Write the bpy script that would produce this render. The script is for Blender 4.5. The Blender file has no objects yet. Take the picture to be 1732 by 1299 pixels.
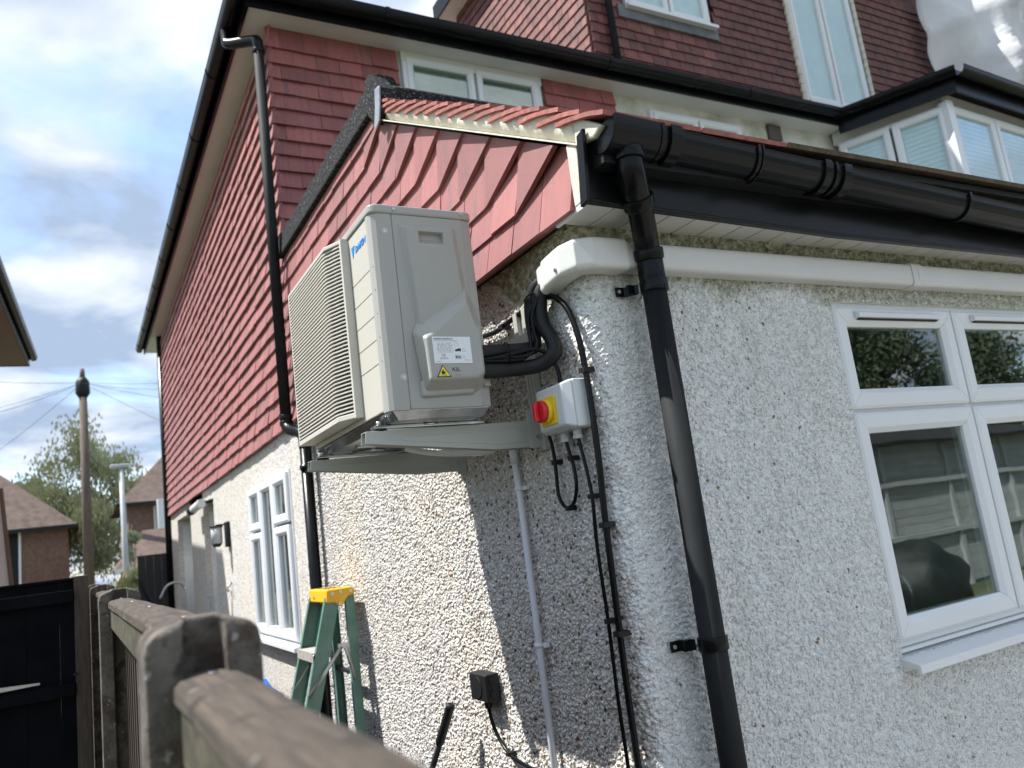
import bpy, bmesh, math, random
import numpy as np
from mathutils import Vector, Matrix
R = math.radians
random.seed(7)
sc = bpy.context.scene
col = sc.collection

# ------------------------------------------------------------------ camera
cam_d = bpy.data.cameras.new("camera"); cam = bpy.data.objects.new("camera", cam_d); col.objects.link(cam)
yaw, pitch, roll = 0.51769, 0.18016, -0.12764
F = Vector((math.sin(yaw)*math.cos(pitch), math.cos(yaw)*math.cos(pitch), math.sin(pitch)))
RT = Vector((math.cos(yaw), -math.sin(yaw), 0)); UP = RT.cross(F)
R2 = RT*math.cos(roll)+UP*math.sin(roll); U2 = UP*math.cos(roll)-RT*math.sin(roll)
mw = Matrix((( R2.x, U2.x, -F.x, -1.25), (R2.y, U2.y, -F.y, -1.72), (R2.z, U2.z, -F.z, 0.0), (0, 0, 0, 1)))
cam.matrix_world = mw
cam_d.sensor_width = 36.0; cam_d.lens = 1337.5/1732*36.0
cam_d.clip_start = 0.05; cam_d.clip_end = 2000
cam_d.dof.use_dof = True; cam_d.dof.focus_distance = 2.25; cam_d.dof.aperture_fstop = 4.0
sc.camera = cam

# ------------------------------------------------------------------ sky, sun, exposure
SUN = Vector((-1.0, 0.50, 1.8)).normalized()
elev = math.asin(SUN.z); azim = math.atan2(SUN.x, SUN.y)
w = bpy.data.worlds.new("World"); sc.world = w; w.use_nodes = True
nt = w.node_tree; N = nt.nodes; L = nt.links; N.clear()
out = N.new('ShaderNodeOutputWorld'); bg = N.new('ShaderNodeBackground'); bg.inputs['Strength'].default_value = 0.11
sky = N.new('ShaderNodeTexSky'); sky.sky_type = 'NISHITA'; sky.sun_disc = False
sky.sun_elevation = elev; sky.sun_rotation = azim; sky.ozone_density = 1.6
tc = N.new('ShaderNodeTexCoord'); sep = N.new('ShaderNodeSeparateXYZ'); L.new(tc.outputs['Generated'], sep.inputs[0])
za = N.new('ShaderNodeMath'); za.operation = 'MAXIMUM'; L.new(sep.outputs['Z'], za.inputs[0]); za.inputs[1].default_value = 0.0
zb = N.new('ShaderNodeMath'); zb.operation = 'ADD'; L.new(za.outputs[0], zb.inputs[0]); zb.inputs[1].default_value = 0.22
dx = N.new('ShaderNodeMath'); dx.operation = 'DIVIDE'; L.new(sep.outputs['X'], dx.inputs[0]); L.new(zb.outputs[0], dx.inputs[1])
dy = N.new('ShaderNodeMath'); dy.operation = 'DIVIDE'; L.new(sep.outputs['Y'], dy.inputs[0]); L.new(zb.outputs[0], dy.inputs[1])
cb = N.new('ShaderNodeCombineXYZ'); L.new(dx.outputs[0], cb.inputs[0]); L.new(dy.outputs[0], cb.inputs[1]); cb.inputs[2].default_value = 3.1
n1 = N.new('ShaderNodeTexNoise'); n1.inputs['Scale'].default_value = 1.7; n1.inputs['Detail'].default_value = 7; n1.inputs['Roughness'].default_value = .55
n1.inputs['Distortion'].default_value = .35
L.new(cb.outputs[0], n1.inputs['Vector'])
n2 = N.new('ShaderNodeTexNoise'); n2.inputs['Scale'].default_value = 3.1; n2.inputs['Detail'].default_value = 5; n2.inputs['Distortion'].default_value = .25
L.new(cb.outputs[0], n2.inputs['Vector'])
cover = N.new('ShaderNodeValToRGB'); cover.color_ramp.elements[0].position = .34; cover.color_ramp.elements[1].position = .5
L.new(n1.outputs[0], cover.inputs[0])
tone = N.new('ShaderNodeValToRGB'); L.new(n2.outputs[0], tone.inputs[0])
tone.color_ramp.elements[0].position = .42; tone.color_ramp.elements[0].color = (1.4, 1.78, 2.4, 1)
tone.color_ramp.elements[1].position = .66; tone.color_ramp.elements[1].color = (3.45, 3.62, 3.85, 1)
mx = N.new('ShaderNodeMixRGB'); L.new(cover.outputs[0], mx.inputs[0]); L.new(sky.outputs[0], mx.inputs[1]); L.new(tone.outputs[0], mx.inputs[2])
L.new(mx.outputs[0], bg.inputs[0]); L.new(bg.outputs[0], out.inputs[0])
sun_d = bpy.data.lights.new("sun", 'SUN'); sun_d.energy = 2.9; sun_d.angle = R(0.53); sun_d.color = (1, .975, .93)
sun = bpy.data.objects.new("sun", sun_d); col.objects.link(sun); sun.location = (-20, 10, 36)
sun.rotation_euler = (-SUN).to_track_quat('-Z', 'Y').to_euler()
sc.view_settings.view_transform = 'Standard'; sc.view_settings.look = 'None'
sc.view_settings.gamma = 1; sc.view_settings.use_curve_mapping = False
sc.view_settings.exposure = 1.6

GZ = -1.7
# ------------------------------------------------------------------ materials
def mat(name, color, rough=.6, var=.12, scale=8, bump=0, bscale=60, metal=0, col2=None, thr=(.45, .65), spec=.5, stretch=(1,1,1), rnd=0.0, coat=0, detail=4):
    m = bpy.data.materials.new(name); m.use_nodes = True; t = m.node_tree; b = t.nodes['Principled BSDF']
    b.inputs['Roughness'].default_value = rough; b.inputs['Metallic'].default_value = metal
    b.inputs['Specular IOR Level'].default_value = spec; b.inputs['Coat Weight'].default_value = coat
    tc = t.nodes.new('ShaderNodeTexCoord'); mp = t.nodes.new('ShaderNodeMapping'); mp.inputs['Scale'].default_value = stretch
    t.links.new(tc.outputs['Object'], mp.inputs[0])
    oi = t.nodes.new('ShaderNodeObjectInfo')
    ad = t.nodes.new('ShaderNodeVectorMath'); ad.operation = 'ADD'
    ml = t.nodes.new('ShaderNodeMath'); ml.operation = 'MULTIPLY'; ml.inputs[1].default_value = 37.0
    t.links.new(oi.outputs['Random'], ml.inputs[0]); t.links.new(mp.outputs[0], ad.inputs[0]); t.links.new(ml.outputs[0], ad.inputs[1])
    vec = ad.outputs[0]
    nz = t.nodes.new('ShaderNodeTexNoise'); nz.inputs['Scale'].default_value = scale; nz.inputs['Detail'].default_value = detail
    t.links.new(vec, nz.inputs['Vector'])
    rp = t.nodes.new('ShaderNodeValToRGB'); t.links.new(nz.outputs[0], rp.inputs[0])
    rp.color_ramp.elements[0].position = .3; rp.color_ramp.elements[1].position = .7
    rp.color_ramp.elements[0].color = [c*(1-var) for c in color]+[1]; rp.color_ramp.elements[1].color = [min(1, c*(1+var)) for c in color]+[1]
    c = rp.outputs[0]
    if col2:
        n2 = t.nodes.new('ShaderNodeTexNoise'); n2.inputs['Scale'].default_value = scale*.6; n2.inputs['Detail'].default_value = 6; n2.inputs['Roughness'].default_value = .65
        o2 = t.nodes.new('ShaderNodeVectorMath'); o2.operation = 'ADD'; o2.inputs[1].default_value = (5.3, 9.1, 2.7)
        t.links.new(vec, o2.inputs[0]); t.links.new(o2.outputs[0], n2.inputs['Vector'])
        r2 = t.nodes.new('ShaderNodeValToRGB'); r2.color_ramp.elements[0].position = thr[0]; r2.color_ramp.elements[1].position = thr[1]
        t.links.new(n2.outputs[0], r2.inputs[0])
        m2 = t.nodes.new('ShaderNodeMixRGB'); m2.inputs[2].default_value = (*col2, 1)
        t.links.new(r2.outputs[0], m2.inputs[0]); t.links.new(c, m2.inputs[1]); c = m2.outputs[0]
    if rnd:
        mr = t.nodes.new('ShaderNodeMapRange'); mr.inputs[3].default_value = 1-rnd; mr.inputs[4].default_value = 1+rnd
        t.links.new(oi.outputs['Random'], mr.inputs[0])
        m3 = t.nodes.new('ShaderNodeVectorMath'); m3.operation = 'SCALE'; t.links.new(c, m3.inputs[0]); t.links.new(mr.outputs[0], m3.inputs['Scale']); c = m3.outputs[0]
    t.links.new(c, b.inputs['Base Color'])
    if bump:
        nb = t.nodes.new('ShaderNodeTexNoise'); nb.inputs['Scale'].default_value = bscale; nb.inputs['Detail'].default_value = 5
        t.links.new(vec, nb.inputs['Vector'])
        bp = t.nodes.new('ShaderNodeBump'); bp.inputs['Distance'].default_value = bump; bp.inputs['Strength'].default_value = .8
        t.links.new(nb.outputs[0], bp.inputs['Height']); t.links.new(bp.outputs[0], b.inputs['Normal'])
    return m

def pebble_mat(name, far=False):
    """painted roughcast on the rear face, bare pebbledash on the side face, real displacement"""
    m = bpy.data.materials.new(name); m.use_nodes = True; t = m.node_tree; b = t.nodes['Principled BSDF']; n = t.nodes; l = t.links
    def math_(op, a, bb=None, cc=None, clamp=False):
        x = n.new('ShaderNodeMath'); x.operation = op; x.use_clamp = clamp
        for i, v in enumerate((a, bb, cc)):
            if v is None: continue
            if isinstance(v, (int, float)): x.inputs[i].default_value = v
            else: l.new(v, x.inputs[i])
        return x.outputs[0]
    def ramp(v, p0, p1, c0=(0,0,0,1), c1=(1,1,1,1)):
        r = n.new('ShaderNodeValToRGB'); r.color_ramp.elements[0].position = p0; r.color_ramp.elements[1].position = p1
        r.color_ramp.elements[0].color = c0; r.color_ramp.elements[1].color = c1; l.new(v, r.inputs[0]); return r.outputs[0]
    def mix(f, a, c):
        x = n.new('ShaderNodeMixRGB'); 
        for i, v in enumerate((f, a, c)):
            if isinstance(v, (float, int)): x.inputs[i].default_value = v
            elif isinstance(v, tuple): x.inputs[i].default_value = v
            else: l.new(v, x.inputs[i])
        return x.outputs[0]
    def noise(s, d=4, off=0, rough=.5):
        x = n.new('ShaderNodeTexNoise'); x.inputs['Scale'].default_value = s; x.inputs['Detail'].default_value = d; x.inputs['Roughness'].default_value = rough
        if off:
            a = n.new('ShaderNodeVectorMath'); a.operation = 'ADD'; a.inputs[1].default_value = (off, off*1.7, -off); l.new(pos, a.inputs[0]); l.new(a.outputs[0], x.inputs['Vector'])
        else: l.new(pos, x.inputs['Vector'])
        return x.outputs[0]
    tcn = n.new('ShaderNodeTexCoord'); pos = tcn.outputs['Object']
    sp = n.new('ShaderNodeSeparateXYZ'); l.new(pos, sp.inputs[0])
    # warp for irregular stones
    wn = n.new('ShaderNodeTexNoise'); wn.inputs['Scale'].default_value = 70; wn.inputs['Detail'].default_value = 3; l.new(pos, wn.inputs['Vector'])
    ws = n.new('ShaderNodeVectorMath'); ws.operation = 'SCALE'; ws.inputs['Scale'].default_value = .014; l.new(wn.outputs['Color'], ws.inputs[0])
    wa = n.new('ShaderNodeVectorMath'); wa.operation = 'ADD'; l.new(pos, wa.inputs[0]); l.new(ws.outputs[0], wa.inputs[1])
    def vor(scale, off):
        v = n.new('ShaderNodeTexVoronoi'); v.inputs['Scale'].default_value = scale; v.feature = 'F1'
        a_ = n.new('ShaderNodeVectorMath'); a_.operation = 'ADD'; a_.inputs[1].default_value = (off, off, off); l.new(wa.outputs[0], a_.inputs[0]); l.new(a_.outputs[0], v.inputs['Vector'])
        c_ = n.new('ShaderNodeSeparateColor'); l.new(v.outputs['Color'], c_.inputs[0]); return v, c_
    v, cs = vor(98, 0); v2, cs2 = vor(165, 4.7)
    def chipf(vv, cc, lo):
        d = ramp(vv.outputs['Distance'], .28, .66, (1,1,1,1), (0,0,0,1))
        return math_('MULTIPLY', d, math_('MULTIPLY_ADD', cc.outputs[0], 1-lo, lo))
    stone_h = chipf(v, cs, .25); small_h = chipf(v2, cs2, .1)
    med = noise(40, 5, 3.0, .6); fine = noise(210, 3, 7.0)
    crust = ramp(med, .36, .64)
    # paint mask: 1 = painted
    edge = noise(7, 4, 11.0)
    ny = math_('ADD', sp.outputs['Y'], math_('MULTIPLY', math_('SUBTRACT', edge, .5), .12))
    zup = math_('MULTIPLY', math_('MAXIMUM', math_('SUBTRACT', sp.outputs['Z'], .42), 0.0), 1.3)
    pm = ramp(math_('SUBTRACT', ny, zup), .012, .034, (1,1,1,1), (0,0,0,1))
    pm = math_('MAXIMUM', pm, math_('GREATER_THAN', sp.outputs['X'], .062))
    pmv = pm
    h_side = math_('ADD', math_('MULTIPLY', stone_h, .62), math_('ADD', math_('MULTIPLY', small_h, .28), math_('MULTIPLY', crust, .22)))
    h_rear = math_('ADD', math_('MULTIPLY', stone_h, .60), math_('ADD', math_('MULTIPLY', small_h, .30), math_('MULTIPLY', crust, .30)))
    mh = n.new('ShaderNodeMixRGB'); l.new(pmv, mh.inputs[0]); l.new(h_side, mh.inputs[1]); l.new(h_rear, mh.inputs[2])
    hh = mh.outputs[0]
    # colours
    pal = n.new('ShaderNodeValToRGB'); pal.color_ramp.interpolation = 'CONSTANT'
    els = [(0, (.70,.685,.655)), (.30, (.80,.79,.77)), (.60, (.60,.575,.54)), (.72, (.84,.835,.82)), (.885, (.36,.30,.24)), (.925, (.20,.18,.17)), (.955, (.27,.13,.085)), (.972, (.45,.36,.25)), (.988, (.09,.08,.08))]
    while len(pal.color_ramp.elements) < len(els): pal.color_ramp.elements.new(.5)
    for e, (p, c) in zip(pal.color_ramp.elements, els): e.position = p; e.color = (*c, 1)
    l.new(cs.outputs[1], pal.inputs[0])
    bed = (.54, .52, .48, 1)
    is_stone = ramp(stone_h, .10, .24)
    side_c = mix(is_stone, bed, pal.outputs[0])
    tint = ramp(noise(1.3, 3, 21.0), .35, .7, (.93,.93,.95,1), (1.0,.955,.88,1))
    mm = n.new('ShaderNodeMixRGB'); mm.blend_type = 'MULTIPLY'; mm.inputs[0].default_value = 1; l.new(side_c, mm.inputs[1]); l.new(tint, mm.inputs[2]); side_c = mm.outputs[0]
    # paint colour, crevice shade painted into hollows, odd chipped stones, algae near the eaves
    pc = mix(ramp(noise(3.2, 5, 31.0), .3, .75), (.85,.86,.84,1), (.79,.80,.785,1))
    pc = mix(ramp(fine, .72, .78), pc, (.50,.48,.45,1))
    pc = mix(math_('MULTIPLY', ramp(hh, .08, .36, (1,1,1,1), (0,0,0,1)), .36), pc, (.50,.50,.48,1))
    stv = n.new('ShaderNodeMapping'); stv.inputs['Scale'].default_value = (9, 9, .8); l.new(pos, stv.inputs[0]); stn = n.new('ShaderNodeTexNoise'); stn.inputs['Scale'].default_value = 1.6; stn.inputs['Detail'].default_value = 5; l.new(stv.outputs[0], stn.inputs['Vector'])
    pc = mix(math_('MULTIPLY', ramp(stn.outputs[0], .50, .74), .30), pc, (.60,.585,.53,1))
    chip = math_('MULTIPLY', ramp(cs.outputs[2], .990, .992), ramp(noise(2.2, 2, 61.0), .44, .50))
    chip2 = math_('MULTIPLY', chip, is_stone)
    pc = mix(chip2, pc, mix(cs.outputs[0], (.23,.11,.06,1), (.36,.28,.18,1)))
    zz = math_('ADD', sp.outputs['Z'], math_('MULTIPLY', math_('SUBTRACT', noise(9, 5, 51.0), .5), .22))
    lint = math_('MULTIPLY', math_('GREATER_THAN', sp.outputs['X'], .97), math_('GREATER_THAN', sp.outputs['Z'], .60))
    alg = math_('MULTIPLY', math_('MAXIMUM', ramp(zz, .60, .72), math_('MULTIPLY', lint, .75)), pmv)
    pc = mix(alg, pc, mix(ramp(med, .4, .62), (.26,.265,.17,1), (.56,.55,.44,1)))
    colr = mix(pmv, side_c, pc)
    l.new(colr, b.inputs['Base Color']); b.inputs['Roughness'].default_value = .95; b.inputs['Specular IOR Level'].default_value = .04
    if far:
        bp = n.new('ShaderNodeBump'); bp.inputs['Distance'].default_value = .006; l.new(hh, bp.inputs['Height']); l.new(bp.outputs[0], b.inputs['Normal'])
    else:
        dp = n.new('ShaderNodeDisplacement'); dp.inputs['Scale'].default_value = .0105; dp.inputs['Midlevel'].default_value = .5
        l.new(hh, dp.inputs['Height']); l.new(dp.outputs[0], n['Material Output'].inputs['Displacement']); m.displacement_method = 'DISPLACEMENT'
        bp = n.new('ShaderNodeBump'); bp.inputs['Distance'].default_value = .0085; bp.inputs['Strength'].default_value = 1.0; l.new(hh, bp.inputs['Height']); l.new(bp.outputs[0], b.inputs['Normal'])
    return m

M = {}
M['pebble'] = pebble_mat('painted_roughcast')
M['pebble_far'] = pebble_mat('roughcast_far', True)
M['tile'] = mat('clay_hanging_tile', (.30,.088,.080), .52, .12, 3, .0016, 260, col2=(.15,.085,.08), thr=(.56,.68), rnd=.22, stretch=(3,13,1.0), spec=.6)
M['tile'].node_tree.nodes['Principled BSDF'].inputs['Sheen Weight'].default_value = .2; M['tile'].node_tree.nodes['Principled BSDF'].inputs['Sheen Roughness'].default_value = .4
M['tile_old'] = mat('weathered_loft_tile', (.17,.062,.052), .62, .25, 9, .002, 120, col2=(.085,.045,.04), thr=(.5,.7), rnd=.28, spec=.4)
M['rooftile'] = mat('sanded_roof_tile', (.33,.12,.10), .85, .22, 40, .003, 500, rnd=.12)
M['mortar'] = mat('cream_mortar', (.60,.575,.49), .92, .10, 14, .003, 70, col2=(.42,.39,.31), thr=(.58,.75), spec=.1)
M['black_pvc'] = mat('black_pvc', (.004,.0046,.005), .27, .2, 6, .0006, 30, col2=(.012,.0125,.0125), thr=(.5,.8), spec=.2)
M['pipe_grey'] = mat('weathered_black_pipe', (.013,.015,.016), .68, .3, 9, .0006, 90, col2=(.030,.032,.032), thr=(.45,.75), spec=.12, stretch=(1,1,.2))
M['matt_black'] = mat('matt_black_rubber', (.008,.009,.010), .55, .2, 20, .0008, 150, spec=.35)
M['felt'] = mat('mineral_felt', (.022,.023,.024), .95, .5, 170, .004, 260, col2=(.15,.155,.155), thr=(.56,.61), spec=.1)
M['lead'] = mat('lead', (.34,.36,.38), .45, .2, 20, .002, 60, metal=.6)
M['white_pvc'] = mat('white_pvc', (.72,.74,.75), .32, .03, 3, 0, spec=.5)
M['soffit'] = mat('white_soffit_board', (.66,.66,.63), .45, .06, 2, 0)
M['cream_trunk'] = mat('white_pvc_trunking', (.62,.62,.59), .35, .04, 3, .0004, 40)
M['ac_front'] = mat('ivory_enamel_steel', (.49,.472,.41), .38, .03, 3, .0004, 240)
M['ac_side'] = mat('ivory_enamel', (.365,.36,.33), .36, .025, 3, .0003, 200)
M['grille'] = mat('ivory_plastic_grille', (.52,.50,.445), .45, .05, 5)
M['bracket'] = mat('grey_coated_steel', (.42,.435,.385), .40, .05, 4, .0003, 90)
M['zinc'] = mat('galvanised_steel', (.42,.44,.45), .25, .3, 12, .001, 20, metal=.95)
M['steel'] = mat('screw_steel', (.5,.5,.5), .3, .1, 12, metal=.9)
M['dark'] = mat('dark_cavity', (.012,.013,.013), .9, .1)
M['coil'] = mat('condenser_fin', (.16,.155,.135), .6, .3, 50)
M['sw_grey'] = mat('light_grey_abs', (.60,.63,.64), .35, .03)
M['yellow'] = mat('yellow_plastic', (.80,.56,.02), .35, .04)
M['red'] = mat('red_plastic', (.60,.012,.018), .3, .05)
M['label'] = mat('white_label_paper', (.78,.82,.84), .4, .02)
M['ink'] = mat('black_ink', (.02,.02,.022), .5, .0)
M['ink_soft'] = mat('grey_ink', (.30,.32,.33), .5, .0)
M['blue'] = mat('blue_print', (.0,.22,.62), .4, .0)
M['label_y'] = mat('label_yellow', (.85,.68,.03), .4, .0)
M['concrete'] = mat('concrete_post', (.108,.094,.079), .92, .35, 26, .006, 90, col2=(.055,.038,.028), thr=(.47,.62))
M['wood'] = mat('weathered_timber', (.088,.067,.049), .88, .35, 6, .004, 30, col2=(.04,.032,.024), thr=(.42,.7), stretch=(30,1.6,30), rnd=.12, detail=7)
M['board'] = mat('weathered_fence_board', (.085,.064,.046), .88, .35, 6, .003, 30, col2=(.08,.065,.045), thr=(.42,.7), stretch=(30,30,1.6), rnd=.2, detail=7)
M['wood_green'] = mat('algae_timber', (.045,.040,.024), .9, .35, 8, .003, 60, col2=(.09,.08,.05), stretch=(14,3,6))
M['black_paint'] = mat('black_gate_paint', (.0035,.004,.006), .8, .4, 6, .0008, 30, spec=.08)
M['lad_green'] = mat('green_fibreglass', (.10,.215,.17), .45, .15, 12, .0005, 60, col2=(.20,.29,.25), thr=(.5,.8))
M['lad_yellow'] = mat('yellow_ladder_top', (.78,.42,.015), .4, .06, 6)
M['alu'] = mat('aluminium', (.5,.5,.48), .4, .1, 12, metal=.8)
M['tread'] = mat('dusty_tread', (.36,.34,.31), .7, .15, 20, .001, 90)
M['blue_bag'] = mat('blue_bag', (.02,.16,.60), .45, .2, 12, .01, 12)
M['brick'] = mat('brown_brick', (.165,.10,.075), .9, .25, 8)
M['roof_far'] = mat('brown_roof', (.115,.08,.066), .9, .3, 3, .02, 8)
M['bark'] = mat('bark', (.09,.065,.045), .9, .3, 10, .01, 30, stretch=(3,3,.6))
M['pole'] = mat('creosoted_pole', (.115,.088,.068), .85, .25, 5, .004, 20, stretch=(4,4,.5))
M['leaf'] = mat('willow_leaf', (.30,.32,.18), .7, .3, 3, rnd=.1)
M['leaf_dark'] = mat('dark_leaf', (.045,.065,.025), .7, .35, 3)
M['ground'] = mat('garden_ground', (.12,.12,.075), .95, .35, .7, .02, 12, col2=(.06,.08,.03), thr=(.45,.6))
M['path'] = mat('concrete_path', (.31,.30,.275), .93, .2, 3, .004, 80, col2=(.16,.15,.13))
M['pale_wall'] = mat('pale_pink_render', (.58,.50,.46), .9, .08, 4, .004, 60)
M['render_white'] = mat('aged_white_render', (.60,.60,.54), .9, .18, 4, .008, 45, col2=(.30,.31,.20), thr=(.5,.75))
M['sheet'] = mat('white_debris_sheet', (.88,.88,.88), .5, .08, 3, .05, 2.5)
M['lamp_grey'] = mat('galvanised_post', (.45,.47,.47), .5, .1, 3)
M['orange'] = mat('orange_band', (.75,.30,.01), .5, .1)
M['fabric'] = mat('dark_cover', (.012,.02,.017), .6, .3, 5, .01, 12)
M['shed'] = mat('green_grey_cladding', (.40,.44,.42), .7, .1, 6, 0, rnd=.06)
M['blind'] = mat('white_blind', (.55,.57,.56), .6, .05)
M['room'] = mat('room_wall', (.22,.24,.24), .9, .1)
M['blinds_glass'] = mat('closed_blind', (.62,.76,.77), .6, .05)
def add_transl(m, col, f):
    t = m.node_tree; o = t.nodes['Material Output']; b = t.nodes['Principled BSDF']; tl = t.nodes.new('ShaderNodeBsdfTranslucent'); tl.inputs[0].default_value = (*col, 1)
    x = t.nodes.new('ShaderNodeMixShader'); x.inputs[0].default_value = f; t.links.new(b.outputs[0], x.inputs[1]); t.links.new(tl.outputs[0], x.inputs[2]); t.links.new(x.outputs[0], o.inputs[0])
add_transl(M['sheet'], (.72,.74,.76), .38)
def glass_mat(name, tint, refl_ior=1.5, bumpd=.0015):
    m = bpy.data.materials.new(name); m.use_nodes = True; t = m.node_tree; t.nodes.clear()
    o = t.nodes.new('ShaderNodeOutputMaterial'); g = t.nodes.new('ShaderNodeBsdfGlossy'); g.inputs['Roughness'].default_value = .01
    tr = t.nodes.new('ShaderNodeBsdfTransparent'); tr.inputs[0].default_value = (*tint, 1)
    lw = t.nodes.new('ShaderNodeLayerWeight'); lw.inputs[0].default_value = .5
    pw = t.nodes.new('ShaderNodeMath'); pw.operation = 'POWER'; pw.inputs[1].default_value = 3.2; t.links.new(lw.outputs['Facing'], pw.inputs[0])
    fr = t.nodes.new('ShaderNodeMath'); fr.operation = 'MULTIPLY_ADD'; fr.inputs[1].default_value = .8; fr.inputs[2].default_value = ((refl_ior-1)/(refl_ior+1))**2*1.3; t.links.new(pw.outputs[0], fr.inputs[0])
    mx = t.nodes.new('ShaderNodeMixShader'); t.links.new(fr.outputs[0], mx.inputs[0]); t.links.new(tr.outputs[0], mx.inputs[1]); t.links.new(g.outputs[0], mx.inputs[2]); t.links.new(mx.outputs[0], o.inputs[0])
    nz = t.nodes.new('ShaderNodeTexNoise'); nz.inputs['Scale'].default_value = 2.5; bp = t.nodes.new('ShaderNodeBump'); bp.inputs['Distance'].default_value = .0007
    tcn = t.nodes.new('ShaderNodeTexCoord'); t.links.new(tcn.outputs['Object'], nz.inputs['Vector'])
    t.links.new(nz.outputs[0], bp.inputs['Height']); t.links.new(bp.outputs[0], g.inputs['Normal']); pass
    return m
M['glass'] = glass_mat('double_glazing', (.80,.87,.84), 2.1)
M['glass_clear'] = glass_mat('clear_glazing', (.96,.98,.98), 1.35)

def add_spots(m, colr, scale, thr):
    t = m.node_tree; b = t.nodes['Principled BSDF']; src = b.inputs['Base Color'].links[0].from_socket
    tcn = t.nodes.new('ShaderNodeTexCoord'); v = t.nodes.new('ShaderNodeTexNoise'); v.inputs['Scale'].default_value = scale; v.inputs['Detail'].default_value = 3; t.links.new(tcn.outputs['Object'], v.inputs['Vector'])
    r = t.nodes.new('ShaderNodeValToRGB'); r.color_ramp.elements[0].position = thr; r.color_ramp.elements[1].position = thr+.05; t.links.new(v.outputs[0], r.inputs[0])
    x = t.nodes.new('ShaderNodeMixRGB'); x.inputs[2].default_value = (*colr, 1); t.links.new(r.outputs[0], x.inputs[0]); t.links.new(src, x.inputs[1]); t.links.new(x.outputs[0], b.inputs['Base Color'])
add_spots(M['concrete'], (.26,.25,.23), 42, .655); add_spots(M['concrete'], (.045,.035,.028), 17, .60); add_spots(M['wood'], (.22,.20,.17), 33, .66); add_spots(M['wood'], (.035,.027,.02), 12, .60)
# ------------------------------------------------------------------ mesh helpers
class MB:
    def __init__(s): s.v = []; s.f = []; s.sm = []
    def add(s, vs, fs, smooth=False, T=None):
        o = len(s.v)
        for p in vs:
            p = Vector(p); s.v.append(tuple(T @ p) if T else tuple(p))
        for f in fs: s.f.append(tuple(i+o for i in f)); s.sm.append(smooth)
        return s
    def box(s, a, b, T=None):
        x0,y0,z0 = [min(p,q) for p,q in zip(a,b)]; x1,y1,z1 = [max(p,q) for p,q in zip(a,b)]
        return s.add([(x0,y0,z0),(x1,y0,z0),(x1,y1,z0),(x0,y1,z0),(x0,y0,z1),(x1,y0,z1),(x1,y1,z1),(x0,y1,z1)],
              [(0,3,2,1),(4,5,6,7),(0,1,5,4),(1,2,6,5),(2,3,7,6),(3,0,4,7)], T=T)
    def prism(s, poly, ax, a, b, T=None, poly2=None):
        """poly in the two axes other than ax (order xyz), extruded from a to b; poly2 optional far polygon"""
        def p3(p, d):
            q = list(p); q.insert(ax, d); return tuple(q)
        n = len(poly); poly2 = poly2 or poly
        vs = [p3(p, a) for p in poly]+[p3(p, b) for p in poly2]
        fs = [tuple(range(n))[::-1], tuple(range(n, 2*n))]+[(i, (i+1)%n, n+(i+1)%n, n+i) for i in range(n)]
        return s.add(vs, fs, T=T)
    def tube(s, pts, r, n=12, caps=True, flat=None):
        pts = [Vector(p) for p in pts]; rs = r if isinstance(r, (list, tuple)) else [r]*len(pts)
        vs = []; fs = []; prev = None
        for i, p in enumerate(pts):
            d = (pts[min(i+1, len(pts)-1)]-pts[max(i-1, 0)]).normalized()
            if prev is None:
                a = Vector((0,0,1)) if abs(d.z) < .9 else Vector((1,0,0))
                u = d.cross(a).normalized()
            else: u = (prev-d*prev.dot(d)).normalized()
            prev = u; v = d.cross(u)
            for k in range(n):
                t = 2*math.pi*k/n; vs.append(p+(u*math.cos(t)+v*math.sin(t))*rs[i])
        for i in range(len(pts)-1):
            for k in range(n):
                fs.append((i*n+k, i*n+(k+1)%n, (i+1)*n+(k+1)%n, (i+1)*n+k))
        s.add(vs, fs, True)
        if caps:
            o = len(s.v)-len(vs)
            s.f.append(tuple(o+k for k in range(n))[::-1]); s.sm.append(False)
            s.f.append(tuple(o+(len(pts)-1)*n+k for k in range(n))); s.sm.append(False)
        return s
    def disc(s, c, ax, r, h, n=20):
        c = Vector(c); d = [0,0,0]; d[ax] = h
        return s.tube([c, c+Vector(d)], r, n)
    def build(s, name, m, parent=None, bevel=0, seg=2, fixn=True):
        me = bpy.data.meshes.new(name); me.from_pydata(s.v, [], s.f)
        if m: me.materials.append(m)
        me.polygons.foreach_set('use_smooth', s.sm)
        if fixn:
            b = bmesh.new(); b.from_mesh(me); bmesh.ops.recalc_face_normals(b, faces=b.faces); b.to_mesh(me); b.free()
        o = bpy.data.objects.new(name, me); col.objects.link(o)
        if parent:
            o.parent = parent; o.location = tuple(-Vector(parent['_w']) if '_w' in parent else (0,0,0))
        if bevel:
            md = o.modifiers.new('bevel', 'BEVEL'); md.width = bevel; md.segments = seg; md.limit_method = 'ANGLE'; md.angle_limit = R(35); md.harden_normals = False
        return o
def tag(o, label, cat, group=None, kind=None):
    if label: o['label'] = label
    if cat: o['category'] = cat
    if group: o['group'] = group
    if kind: o['kind'] = kind
    return o
WP = {}
def thing(name, loc, label, cat, group=None):
    o = bpy.data.objects.new(name, None); col.objects.link(o); o.location = loc; o.empty_display_size = .1
    WP[o.name] = Vector(loc)
    return tag(o, label, cat, group)
def part(mb, name, m, root, bevel=0, top=None, label=None, seg=2, kind=None):
    """world-coordinate mesh parented under a thing (or under a part of it)"""
    o = mb.build(name, m, None, bevel, seg)
    o.parent = root
    if root.name in WP: o.location = -WP[root.name]
    if label: o['label'] = label
    if kind: o['kind'] = kind
    return o
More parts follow.
